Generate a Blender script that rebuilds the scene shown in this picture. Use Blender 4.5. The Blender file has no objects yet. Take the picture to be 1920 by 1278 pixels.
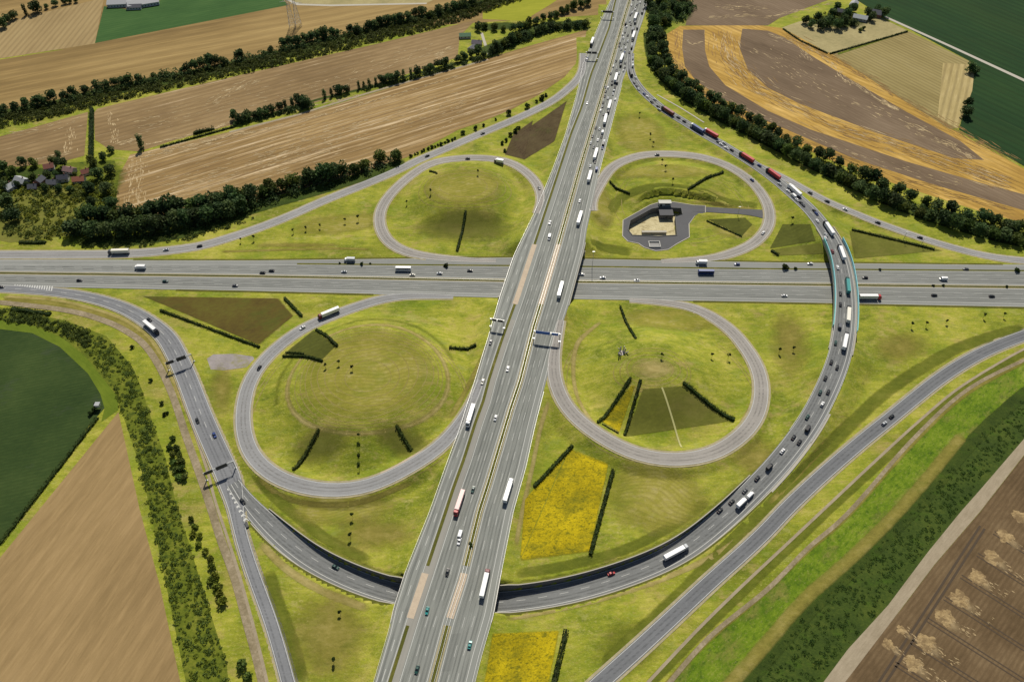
import bpy, math, random
import numpy as np
from mathutils import Vector
from mathutils.geometry import tessellate_polygon
R = math.radians
random.seed(7); rng = np.random.default_rng(7)
sc = bpy.context.scene
col = sc.collection

# ------------------------------------------------------------------ camera
F, PITCH, CH = 1450.0, R(47.5), 400.0          # focal length in photo pixels, depression, height above the motorway
cam_d = bpy.data.cameras.new("camera"); cam = bpy.data.objects.new("camera", cam_d); col.objects.link(cam)
cam_d.sensor_width = 36.0; cam_d.lens = F / 1920 * 36.0
cam_d.clip_start = 1; cam_d.clip_end = 20000
cam.location = (0, 0, CH); cam.rotation_euler = (math.pi / 2 - PITCH, 0, 0)
sc.camera = cam

# ------------------------------------------------------------------ world, sun, exposure
w = bpy.data.worlds.new("World"); sc.world = w; w.use_nodes = True
nt = w.node_tree
sky = nt.nodes.new('ShaderNodeTexSky'); sky.sky_type = 'NISHITA'; sky.sun_disc = False
sky.sun_elevation = R(50); sky.sun_rotation = R(0)
nt.nodes['Background'].inputs['Strength'].default_value = 0.06
nt.links.new(sky.outputs[0], nt.nodes['Background'].inputs[0])
sd = bpy.data.lights.new("sun", 'SUN'); sd.energy = 4.9; sd.angle = R(0.5); sd.color = (1, 0.94, 0.82)
so = bpy.data.objects.new("sun", sd); col.objects.link(so); so.rotation_euler = (R(-40), R(0), R(-4)); so.location = (0, 400, 300)
sc.view_settings.view_transform = 'Standard'; sc.view_settings.look = 'None'
sc.view_settings.exposure = -0.05; sc.view_settings.gamma = 1

# ------------------------------------------------------------------ pixel <-> ground
def P(px, py, z=0.0):
    u = (px - 960) / F; v = (639 - py) / F
    dy = math.cos(PITCH) + v * math.sin(PITCH); dz = -math.sin(PITCH) + v * math.cos(PITCH)
    t = (z - CH) / dz
    return Vector((u * t, dy * t, z))

def interp(x, xs, ys): return float(np.interp(x, xs, ys))
def ns_z(py): return interp(py, [0, 150, 300, 420, 600, 750, 900, 1000, 1290], [0.6, 1.4, 4.0, 7.0, 7.0, 5.5, 4.0, 3.6, 3.6])

# motorway running away from the camera: picture rows -> columns of its borders
NSL = [(-60,1178),(0,1146),(50,1122),(88,1107),(120,1094),(155,1087),(188,1079),(255,1060),(320,1036),(395,1005),(432,987),(480,964),(560,937),(640,914),(665,906),(715,891),(752,879),(812,860),(865,840),(958,807),(1070,762),(1138,740),(1183,730),(1278,702),(1340,683)]
NSS = [(-60,1176),(0,1154),(50,1143),(100,1124),(140,1108),(200,1091),(250,1071),(320,1048),(462,1001),(560,969),(640,940),(707,918),(752,906),(790,892),(860,870),(915,850),(958,836),(1078,796),(1155,770),(1278,731),(1340,712)]
NSM = [(-60,1197),(0,1181),(25,1173),(105,1150),(140,1140),(200,1122),(250,1107),(320,1086),(462,1046),(560,1017),(612,1001),(652,991),(715,975),(765,958),(902,917),(958,899),(1083,868),(1165,841),(1278,811),(1340,794)]
NSR = [(-60,1230),(0,1217),(37,1206),(62,1197),(100,1187),(150,1168),(212,1152),(262,1139),(320,1124),(395,1108),(432,1100),(462,1096),(570,1067),(640,1044),(722,1022),(800,1002),(877,985),(958,962),(1083,937),(1153,924),(1233,901),(1278,890),(1340,874)]
def colx(b, y): return interp(y, [a for a, _ in b], [c for _, c in b])
NSY = list(range(-60, 1341, 14))
def ns_line(b, y0=-60, y1=1340, dz=0.0):
    ys = [y for y in NSY if y0 < y < y1]; ys = [y0] + ys + [y1]
    return [P(colx(b, y), y, ns_z(y)) + Vector((0, 0, dz)) for y in ys]
# motorway across the picture
EX = [-80, 0, 480, 720, 960, 1440, 1920, 2000]
EWT = [486, 486.5, 487, 484, 481.5, 490.5, 496, 497]      # north border (collector)
EWC = [494, 494, 494, 496, 498, 504, 507.5, 508]          # strip between collector and main
EWM = [511, 511.5, 517.5, 521.5, 526, 532, 538, 539]      # median
EWB = [535, 536, 546, 552, 558.5, 566.5, 576, 577.5]      # south border
def ew_line(b, x0=-80, x1=2000):
    xs = [x0] + [x for x in range(-80, 2001, 20) if x0 < x < x1] + [x1]
    return [P(x, interp(x, EX, b), 0.0) for x in xs]

class Road:
    """centre line (world) with half width and height at each point"""
    def __init__(s, name, pts, zoff):
        # pts: (px, py, z, width)
        s.name = name
        base = [(P(a, b, z), z, wd) for a, b, z, wd in pts]
        xyz = [(p.x, p.y) for p, _, _ in base]; zs = [z for _, z, _ in base]; ws = [q for _, _, q in base]
        c = []; n = len(xyz)
        for i in range(n - 1):
            p0 = xyz[max(i-1, 0)]; p1 = xyz[i]; p2 = xyz[i+1]; p3 = xyz[min(i+2, n-1)]
            L = math.dist(p1, p2); k = max(1, int(L / 5))
            for j in range(k):
                t = j / k
                f = lambda a, b, cc, d: 0.5*((2*b)+(cc-a)*t+(2*a-5*b+4*cc-d)*t*t+(3*b-a-3*cc+d)*t*t*t)
                c.append((f(p0[0],p1[0],p2[0],p3[0]), f(p0[1],p1[1],p2[1],p3[1]), zs[i]*(1-t)+zs[i+1]*t, ws[i]*(1-t)+ws[i+1]*t))
        c.append((xyz[-1][0], xyz[-1][1], zs[-1], ws[-1]))
        for _ in range(3):     # soften kinks
            c = [c[0]] + [tuple((c[i-1][k]+2*c[i][k]+c[i+1][k])/4 for k in range(4)) for i in range(1, len(c)-1)] + [c[-1]]
        s.c = [Vector(q[:3]) for q in c]; s.w = [q[3] for q in c]; s.zoff = zoff
        s.nrm = []
        for i in range(len(s.c)):
            a = s.c[max(i-1, 0)]; b = s.c[min(i+1, len(s.c)-1)]; t = (b - a); t.z = 0; t.normalize()
            s.nrm.append(Vector((-t.y, t.x, 0)))
    def off(s, k, dz=0.0, i0=0, i1=None):     # k metres to the left of travel
        i1 = len(s.c) if i1 is None else i1
        return [s.c[i] + s.nrm[i]*k + Vector((0, 0, dz)) for i in range(i0, i1)]
    def edge(s, side, extra=0.0, dz=0.0, i0=0, i1=None):
        i1 = len(s.c) if i1 is None else i1
        return [s.c[i] + s.nrm[i]*side*(s.w[i]/2+extra) + Vector((0, 0, dz)) for i in range(i0, i1)]

def prof(pts, zs, ws):
    """pixel points, z keyed by index list [(i,z)..], width keyed likewise"""
    iz = [a for a, _ in zs]; vz = [b for _, b in zs]; iw = [a for a, _ in ws]; vw = [b for _, b in ws]
    return [(p[0], p[1], interp(i, iz, vz), interp(i, iw, vw)) for i, p in enumerate(pts)]

roads = {}
def add_road(key, name, pts, zs, ws, zoff): roads[key] = Road(name, prof(pts, zs, ws), zoff)
p = [(1112,395),(1109,378),(1122,350),(1137,325),(1150,310),(1172,300),(1200,291),(1236,288),(1272,289),(1310,293),(1350,304),(1382,320),(1410,340),(1430,365),(1441,385),(1444,405),(1439,428),(1420,451),(1395,466),(1368,476),(1335,484),(1290,488),(1240,490)]
add_road('ne_loop', 'loop_road', p[::-1], [(0,0),(3,0),(19,4.6),(20,5.0),(22,ns_z(395))], [(0,4),(3,8),(20,8.4),(22,6)], .05)
p = [(1006,400),(1015,375),(1011,352),(1001,335),(985,321),(965,307),(942,300),(905,296),(870,296),(830,300),(805,307),(787,317),(762,335),(735,360),(717,385),(711,407),(714,430),(729,454),(760,472),(805,481),(860,486),(930,489)]
add_road('nw_loop', 'loop_road', p, [(0,ns_z(400)),(1,5.9),(2,5.3),(19,0),(21,0)], [(0,5),(2,7.5),(18,8.4),(21,4)], .06)
p = [(850,556),(800,555),(755,554.5),(717,560),(680,571),(642,584),(605,599),(567,616),(526,645),(495,675),(471,708),(458,748),(455,788),(461,827),(479,862),(505,885),(530,899),(567,912),(612,919),(655,917),(692,910),(730,895),(767,875),(805,852),(835,828),(857,800),(874,775),(889,745),(902,712)]
add_road('sw_loop', 'loop_road', p, [(0,0),(5,0),(23,4.2),(26,ns_z(775)),(28,ns_z(712))], [(0,4),(3,8),(12,9.6),(24,9.2),(28,5)], .05)
p = [(1052,600),(1044,640),(1039,665),(1037,690),(1042,722),(1057,755),(1085,787),(1122,815),(1160,837),(1197,852),(1240,860),(1287,860),(1335,850),(1372,830),(1402,804),(1421,774),(1428,740),(1426,705),(1415,676),(1397,650),(1375,622),(1347,600),(1318,584),(1288,573),(1240,566),(1180,562)]
add_road('se_loop', 'loop_road', p, [(0,ns_z(600)),(2,ns_z(665)),(4,ns_z(722)),(5,5),(22,0),(25,0)], [(0,5),(3,9),(18,9.6),(22,8.5),(25,4)], .06)
p = [(437,905),(455,932),(475,955),(500,980),(530,1008),(565,1036),(608,1063),(670,1092),(740,1115),(800,1126),(860,1132),(910,1133),(960,1130),(1050,1116),(1140,1092),(1235,1056),(1300,1018),(1370,960),(1425,906),(1467,860),(1515,796),(1548,735),(1570,681),(1580,640),(1585,600),(1586,565),(1584,532),(1579,500),(1570,470),(1556,442),(1541,420),(1523,397),(1502,377),(1480,358),(1455,337),(1420,312),(1385,290),(1350,268),(1317,250),(1285,230),(1247,207),(1222,187),(1202,168),(1188,148),(1182,130),(1183,100)]
add_road('arc', 'curved_flyover_road', p, [(0,0),(2,0),(3,-.8),(4,-1.8),(6,-3.8),(8,-5),(12,-5),(15,-3.8),(17,-2.0),(18,-.2),(19,2.4),(20,4),(21,6),(23,8),(28,8),(30,7.2),(34,4.8),(39,2.6),(44,ns_z(130)),(45,ns_z(100))], [(0,8),(4,14),(17,14),(24,14.5),(30,13),(35,11),(43,9),(45,7)], .05)
p = [(-60,538),(0,540.5),(60,543.5),(120,549),(180,560),(230,576),(270,597),(298,618),(318,640),(347,700),(382,790),(418,870),(433,905),(443,950),(447,983),(463,1040),(482,1095),(508,1165),(536,1262),(556,1340)]
add_road('west', 'slip_road', p, [(0,0),(19,0)], [(0,7),(4,9),(8,13),(12,14),(13,9),(14,7.2),(19,7)], .035)
p = [(1093,100),(1093,125),(1086,145),(1070,162),(1042,185),(1010,203),(960,226),(902,250),(830,281),(780,302),(742,321),(680,347),(605,377),(542,405),(480,429),(425,447),(375,461),(310,470),(225,476),(100,477),(0,477.5),(-80,478)]
add_road('nw_ramp', 'slip_road', p, [(0,ns_z(100)),(2,1.4),(7,0),(21,0)], [(0,6),(2,8),(21,9)], .045)
p = [(1395,296),(1432,314),(1472,334),(1517,359),(1550,377),(1590,394),(1645,417),(1690,433),(1730,447),(1790,465),(1852,480),(1920,488.5),(2000,492)]
add_road('ne_ramp', 'slip_road', p, [(0,3.6),(2,3.2),(7,.5),(9,0),(12,0)], [(0,4),(2,6.5),(12,7)], .035)
p = [(1060,1340),(1130,1275),(1185,1226),(1260,1157),(1335,1087),(1397,1032),(1437,994),(1478,950),(1542,890),(1615,827),(1665,787),(1715,746),(1765,707),(1815,675),(1865,650),(1925,627),(2000,600)]
add_road('se_ramp', 'slip_road', p, [(0,.5),(16,0)], [(0,8.4),(16,9)], .045)
p = [(1436,402),(1405,397),(1372,396),(1335,393),(1300,392)]
add_road('service', 'service_road', p, [(0,1.0),(1,.2),(4,0)], [(0,12),(1,7),(4,7)], .07)

# ------------------------------------------------------------------ terrain heights
GX = np.concatenate([np.array([-4000,-2500,-1500,-1000,-800,-650,-550,-480]), np.arange(-440, 470, 1.6), np.array([500,560,650,800,1000,1500,2500,4000])]).astype(float)
GY = np.concatenate([np.array([-1500,-600,-200,0,60,100]), np.arange(125, 760, 1.6), np.array([780,820,860,900,950,1000,1200,1600,2500,4500,7000])]).astype(float)
XX, YY = np.meshgrid(GX, GY, indexing='ij')
H = np.zeros_like(XX)
def mound(px, py, z, rx, ry, hgt, top, pw=1.0):
    global H
    c = P(px, py, z); r = np.sqrt(((XX-c.x)/rx)**2 + ((YY-c.y)/ry)**2)
    t = np.clip((1 - r) / (1 - top), 0, 1); t = t*t*(3-2*t)
    H = np.maximum(H, hgt * t)
mound(1232, 680, 11, 56, 56, 12, 0.22)
mound(690, 700, 9, 76, 74, 10, 0.52)
mound(870, 345, 8, 56, 56, 10, 0.45)
mound(1265, 345, 5, 58, 50, 6.5, 0.4)
raise_ = np.full_like(H, -1e3); cap = np.full_like(H, 1e3)
def seg_update(a, b, wa, wb, do_raise=True, do_cap=True, trench=False, slope=0.5):
    m = max(wa, wb) + 30
    i0, i1 = np.searchsorted(GX, [min(a.x, b.x)-m, max(a.x, b.x)+m]); j0, j1 = np.searchsorted(GY, [min(a.y, b.y)-m, max(a.y, b.y)+m])
    if i1 <= i0 or j1 <= j0: return
    X = XX[i0:i1, j0:j1]; Y = YY[i0:i1, j0:j1]
    dx, dy = b.x-a.x, b.y-a.y; L2 = dx*dx+dy*dy; L = math.sqrt(L2)
    t = ((X-a.x)*dx + (Y-a.y)*dy) / L2; tc = np.clip(t, 0, 1)
    d = np.hypot(X-a.x-tc*dx, Y-a.y-tc*dy); hw = wa*(1-tc)+wb*tc; z = a.z*(1-tc)+b.z*tc
    if trench:
        c = np.where(d < hw+0.9, z-0.2, 1e3)
        cap[i0:i1, j0:j1] = np.minimum(cap[i0:i1, j0:j1], c); return
    if do_raise:
        r = z - 0.2 - np.maximum(0, d-hw-1.6)*slope
        r[(d > hw+1.6) & (r <= 0)] = -1e3
        raise_[i0:i1, j0:j1] = np.maximum(raise_[i0:i1, j0:j1], r)
    if do_cap:
        ok = (t > -2.5/L) & (t < 1+2.5/L)
        c = np.where(ok, z - 0.2 + np.maximum(0, d-hw-1.2)*0.6, 1e3)
        cap[i0:i1, j0:j1] = np.minimum(cap[i0:i1, j0:j1], c)
A = ns_line(NSL); B = ns_line(NSR); ys = [-60]+[y for y in NSY if -60 < y < 1340]+[1340]
for i in range(len(A)-1):
    a = (A[i]+B[i])/2; b = (A[i+1]+B[i+1])/2; y = (ys[i]+ys[i+1])/2
    if 460 < y < 566 or 1078 < y < 1158: continue
    tng = (b-a); tng.z = 0; tng.normalize(); n = Vector((-tng.y, tng.x, 0))
    seg_update(a, b, abs((A[i]-B[i]).dot(n))/2, abs((A[i+1]-B[i+1]).dot(n))/2)
A = ew_line(EWT); B = ew_line(EWB)
for i in range(len(A)-1):
    seg_update((A[i]+B[i])/2, (A[i+1]+B[i+1])/2, (A[i]-B[i]).length/2, (A[i+1]-B[i+1]).length/2, do_raise=False)
for k, r in roads.items():
    for i in range(len(r.c)-1):
        a, b = r.c[i], r.c[i+1]
        if k == 'arc':
            if a.z < -0.3: seg_update(a, b, r.w[i]/2, r.w[i+1]/2, trench=True); continue
            if a.z > 7.6 : continue      # bridge
        seg_update(a, b, r.w[i]/2, r.w[i+1]/2)
H = np.maximum(H, raise_)
H = np.where(H > cap, cap, H)
PIT = [(1182,414),(1222,392),(1238,389),(1277,391),(1279,402),(1266,406),(1269,441),(1235,443),(1186,441),(1178,431)]
PITW = [P(a, b, -0.1) for a, b in PIT]
YARD = [(1219,385),(1238,379),(1262,379),(1300,385),(1322,386),(1322,399),(1302,405),(1291,420),(1292,444),(1268,457),(1253,467),(1230,470),(1208,463),(1198,456),(1178,452),(1168,442),(1169,413)]
YARDW = [P(a, b, 0) for a, b in YARD]
def inpoly(X, Y, poly):
    r = np.zeros_like(X, dtype=bool); n = len(poly)
    for i in range(n):
        a, b = poly[i], poly[(i+1) % n]
        c = ((a.y > Y) != (b.y > Y)) & (X < (b.x-a.x)*(Y-a.y)/((b.y-a.y) if abs(b.y-a.y) > 1e-9 else 1e-9)+a.x)
        r ^= c
    return r
def grow(poly, k):
    c = sum(poly, Vector())/len(poly)
    return [q + (q-c).normalized()*k for q in poly]
yin = inpoly(XX, YY, grow(YARDW, 2.5)); H = np.where(yin, -0.2, H)
yo = inpoly(XX, YY, grow(YARDW, 9)) & ~yin
H = np.where(yo, np.minimum(H, 1.6), H)
H = np.where(inpoly(XX, YY, grow(PITW, 0.8)), -7, H)
def HT(x, y):
    i = int(np.clip(np.searchsorted(GX, x)-1, 0, len(GX)-2)); j = int(np.clip(np.searchsorted(GY, y)-1, 0, len(GY)-2))
    u = (x-GX[i])/(GX[i+1]-GX[i]); v = (y-GY[j])/(GY[j+1]-GY[j])
    return (H[i,j]*(1-u)+H[i+1,j]*u)*(1-v) + (H[i,j+1]*(1-u)+H[i+1,j+1]*u)*v
def gp(px, py, dz=0.0, up=0.0):
    """ground point whose spot `up` metres above it is seen at the pixel"""
    z = 2.0
    for _ in range(14):
        q = P(px, py, z+up); z = z*0.45 + HT(q.x, q.y)*0.55
    return Vector((q.x, q.y, z+dz))

# ------------------------------------------------------------------ materials
def srgb(r, g, b):
    f = lambda c: (c/255/12.92) if c/255 <= 0.04045 else ((c/255+0.055)/1.055)**2.4
    return (f(r), f(g), f(b), 1)
mats = {}
def mat_plain(name, c, rough=0.6, metal=0.0, spec=0.5):
    if name in mats: return mats[name]
    m = bpy.data.materials.new(name); m.use_nodes = True; n = m.node_tree; b = n.nodes['Principled BSDF']
    b.inputs['Roughness'].default_value = rough; b.inputs['Metallic'].default_value = metal
    b.inputs['Specular IOR Level'].default_value = spec
    g = n.nodes.new('ShaderNodeNewGeometry'); no = n.nodes.new('ShaderNodeTexNoise'); no.inputs['Scale'].default_value = 1.3; no.inputs['Detail'].default_value = 3
    n.links.new(g.outputs['Position'], no.inputs['Vector'])
    cr = n.nodes.new('ShaderNodeValToRGB'); cr.color_ramp.elements[0].color = tuple(x*0.88 for x in c[:3])+(1,); cr.color_ramp.elements[1].color = tuple(min(1, x*1.1) for x in c[:3])+(1,)
    n.links.new(no.outputs['Fac'], cr.inputs[0]); n.links.new(cr.outputs[0], b.inputs['Base Color'])
    mats[name] = m; return m
def mat_ground(name, cols, angle=0.0, big=0.02, fine=0.35, stretch=8.0, streak=None, rows=None, tram=None, rough=0.95, bump=0.25, warp=3.0, blotch=None):
    """layered natural surface. cols: list of (pos, rgba) for the mottling; rows=(period m, darkness); tram=(period, colour, width)"""
    if name in mats: return mats[name]
    m = bpy.data.materials.new(name); m.use_nodes = True; n = m.node_tree; L = n.links.new; b = n.nodes['Principled BSDF']
    b.inputs['Roughness'].default_value = rough; b.inputs['Specular IOR Level'].default_value = 0.15
    g = n.nodes.new('ShaderNodeNewGeometry')
    mp = n.nodes.new('ShaderNodeMapping'); mp.vector_type = 'TEXTURE'; mp.inputs['Rotation'].default_value = (0, 0, angle); L(g.outputs['Position'], mp.inputs['Vector'])
    def noise(vec, scale, detail=4, rough=0.6, sx=1.0):
        mm = n.nodes.new('ShaderNodeMapping'); mm.inputs['Scale'].default_value = (1/sx, 1, 1); L(vec, mm.inputs['Vector'])
        t = n.nodes.new('ShaderNodeTexNoise'); t.inputs['Scale'].default_value = scale; t.inputs['Detail'].default_value = detail; t.inputs['Roughness'].default_value = rough
        L(mm.outputs[0], t.inputs['Vector']); return t.outputs['Fac']
    def math_(op, a, bb, c=None):
        t = n.nodes.new('ShaderNodeMath'); t.operation = op
        for i, v in enumerate([a, bb, c]):
            if v is None: continue
            if isinstance(v, (int, float)): t.inputs[i].default_value = v
            else: L(v, t.inputs[i])
        return t.outputs[0]
    def ramp(v, lo, hi):
        t = n.nodes.new('ShaderNodeMapRange'); t.inputs[1].default_value = lo; t.inputs[2].default_value = hi; L(v, t.inputs[0]); return t.outputs[0]
    def mix(f, a, c, mode='MIX'):
        t = n.nodes.new('ShaderNodeMix'); t.data_type = 'RGBA'; t.blend_type = mode
        if isinstance(f, (int, float)): t.inputs[0].default_value = f
        else: L(f, t.inputs[0])
        for k, v in ((6, a), (7, c)):
            if isinstance(v, tuple): t.inputs[k].default_value = v
            else: L(v, t.inputs[k])
        return t.outputs[2]
    nb = noise(mp.outputs[0], big, 5, 0.65, max(1, stretch/4)); nf = noise(mp.outputs[0], fine, 5, 0.7, stretch)
    s = math_('ADD', math_('MULTIPLY', nb, 0.55), math_('MULTIPLY', nf, 0.45))
    cr = n.nodes.new('ShaderNodeValToRGB'); e = cr.color_ramp.elements
    e[0].position, e[0].color = cols[0]; e[1].position, e[1].color = cols[-1]
    for pz, cc in cols[1:-1]:
        x = e.new(pz); x.color = cc
    L(s, cr.inputs[0]); c = cr.outputs[0]
    if blotch:       # (scale, lo, hi, colour)
        for (bs, lo, hi, bc, amt) in blotch:
            bn = noise(mp.outputs[0], bs, 5, 0.72, 1.6); c = mix(math_('MULTIPLY', ramp(bn, lo, hi), amt), c, bc)
    if rows or tram:
        sx = n.nodes.new('ShaderNodeSeparateXYZ'); L(mp.outputs[0], sx.inputs[0])
        wob = math_('MULTIPLY', noise(mp.outputs[0], 0.01, 2, 0.5), warp)
        y = math_('ADD', sx.outputs['Y'], wob)
    if rows:
        fr = math_('SINE', math_('MULTIPLY', y, 2*math.pi/rows[0]), 0)
        fr = math_('MULTIPLY', ramp(fr, -0.4, 1), rows[1]); fr = math_('MULTIPLY', fr, ramp(nf, 0.3, 0.6))
        c = mix(fr, c, (0.35, 0.33, 0.30, 1), 'MULTIPLY')
    if tram:
        fr = math_('ABSOLUTE', math_('SUBTRACT', math_('FRACT', math_('DIVIDE', y, tram[0]), 0), 0.5), 0)
        fr = ramp(fr, tram[2]/tram[0], tram[2]/tram[0]*0.4); c = mix(math_('MULTIPLY', fr, math_('MULTIPLY', ramp(nf, 0.25, 0.6), tram[3])), c, tram[1])
    if streak:       # (colour, lo, hi, amount)
        st = noise(mp.outputs[0], fine*0.35, 6, 0.75, stretch*2.2); c = mix(math_('MULTIPLY', ramp(st, streak[1], streak[2]), streak[3]), c, streak[0])
    L(c, b.inputs['Base Color'])
    if bump:
        bp = n.nodes.new('ShaderNodeBump'); bp.inputs['Strength'].default_value = bump; bp.inputs['Distance'].default_value = 0.6
        L(noise(mp.outputs[0], 0.9, 5, 0.7), bp.inputs['Height']); L(bp.outputs[0], b.inputs['Normal'])
    mats[name] = m; return m
def mat_leaf(name, dark, light, scale=0.25, vary=.5):
    m = bpy.data.materials.new(name); m.use_nodes = True; n = m.node_tree; b = n.nodes['Principled BSDF']; L = n.links.new
    b.inputs['Roughness'].default_value = 0.75; b.inputs['Specular IOR Level'].default_value = 0.25
    g = n.nodes.new('ShaderNodeNewGeometry'); t = n.nodes.new('ShaderNodeTexNoise'); t.inputs['Scale'].default_value = scale; t.inputs['Detail'].default_value = 5; t.inputs['Roughness'].default_value = .7
    L(g.outputs['Position'], t.inputs['Vector'])
    r = n.nodes.new('ShaderNodeValToRGB'); r.color_ramp.elements[0].position = 0.35; r.color_ramp.elements[0].color = dark; r.color_ramp.elements[1].position = 0.66; r.color_ramp.elements[1].color = light
    L(t.outputs['Fac'], r.inputs[0])
    oi = n.nodes.new('ShaderNodeObjectInfo'); hs = n.nodes.new('ShaderNodeHueSaturation'); L(r.outputs[0], hs.inputs['Color'])
    a = n.nodes.new('ShaderNodeMapRange'); a.inputs[3].default_value = .475; a.inputs[4].default_value = .52; L(oi.outputs['Random'], a.inputs[0]); L(a.outputs[0], hs.inputs['Hue'])
    q = n.nodes.new('ShaderNodeMath'); q.operation = 'FRACT'; q2 = n.nodes.new('ShaderNodeMath'); q2.operation = 'MULTIPLY'; q2.inputs[1].default_value = 7.31; L(oi.outputs['Random'], q2.inputs[0]); L(q2.outputs[0], q.inputs[0])
    a2 = n.nodes.new('ShaderNodeMapRange'); a2.inputs[3].default_value = 1-vary*.6; a2.inputs[4].default_value = 1+vary; L(q.outputs[0], a2.inputs[0]); L(a2.outputs[0], hs.inputs['Value'])
    L(hs.outputs[0], b.inputs['Base Color'])
    tr = n.nodes.new('ShaderNodeBsdfTranslucent'); L(hs.outputs[0], tr.inputs['Color'])
    mx = n.nodes.new('ShaderNodeMixShader'); mx.inputs[0].default_value = 0.35; L(b.outputs[0], mx.inputs[1]); L(tr.outputs[0], mx.inputs[2]); L(mx.outputs[0], n.nodes['Material Output'].inputs['Surface'])
    return m
def C(r, g, b): return (r, g, b, 1)
M_GRASS = mat_ground('meadow_grass', [(0.37, C(.110,.142,.012)), (0.45, C(.200,.232,.020)), (0.53, C(.30,.31,.032)), (0.65, C(.45,.40,.085))], stretch=2.0, big=0.018, fine=0.2, bump=0.6,
                     blotch=[(0.022, .50, .66, C(.15,.165,.014), .65), (0.045, .54, .68, C(.36,.285,.085), .6), (0.12, .56, .68, C(.46,.39,.15), .55), (0.40, .54, .70, C(.12,.135,.015), .6), (1.0, .54, .68, C(.46,.41,.15), .6), (1.7, .56, .7, C(.09,.11,.012), .6), (0.03, .52, .62, C(.15,.215,.012), .55), (0.07, .57, .66, C(.36,.27,.10), .55)], rows=(3.3, .16), warp=60)
def asphalt(name, c, angle=0.0, st=20):
    d = tuple(x*0.80 for x in c); l = tuple(x*1.18 for x in c)
    return mat_ground(name, [(0.32, C(*d)), (0.5, C(*c)), (0.68, C(*l))], angle=angle, big=0.03, fine=0.9, stretch=st, rough=0.85, bump=0.0, blotch=[(0.09, .54, .64, C(*tuple(x*0.84 for x in c)), .4)])
ANG_NS = math.atan2((P(1150,105,2)-P(868,1083,3)).y, (P(1150,105,2)-P(868,1083,3)).x)
M_NS = asphalt('motorway_surface', (.235,.243,.222), ANG_NS, 40)
M_EW = asphalt('cross_motorway_surface', (.225,.23,.215), 0.0, 40)
M_LOOP = asphalt('pale_loop_concrete', (.30,.28,.255), 0, 1)
M_RAMP = asphalt('slip_road_asphalt', (.155,.16,.168), 0, 1)
M_ARC = asphalt('flyover_asphalt', (.175,.18,.178), 0, 1)
M_NRAMP = asphalt('pale_slip_road', (.27,.265,.26), 0, 1)
M_YARD = asphalt('dark_yard_asphalt', (.105,.105,.11), 0, 1)
M_CONC = mat_plain('weathered_concrete', C(.42,.39,.33), 0.9, spec=.2)
M_TAN = mat_ground('tan_paving', [(0.3, C(.40,.32,.24)), (0.7, C(.56,.46,.34))], stretch=1, big=.3, fine=1.5, bump=0)
M_WHITE = mat_plain('road_paint', C(.52,.52,.49), 0.8)
M_SHOULD = mat_ground('verge_gravel', [(0.35, C(.26,.23,.13)), (0.7, C(.44,.38,.25))], stretch=1, big=.2, fine=1.2, bump=.1)
M_MEDG = mat_ground('median_grass', [(0.3, C(.05,.06,.012)), (0.55, C(.12,.115,.022)), (0.75, C(.27,.21,.08))], stretch=1, big=.06, fine=.8, bump=.3)
M_STEEL = mat_plain('galvanised_steel', C(.45,.46,.46), 0.45, 0.6)
M_DARK = mat_plain('dark_metal', C(.035,.037,.04), 0.5)
M_BLUE = mat_plain('blue_sign_face', C(.02,.12,.45), 0.5)
M_CYAN = mat_plain('cyan_barrier_panel', C(.22,.62,.68), 0.3)

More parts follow.
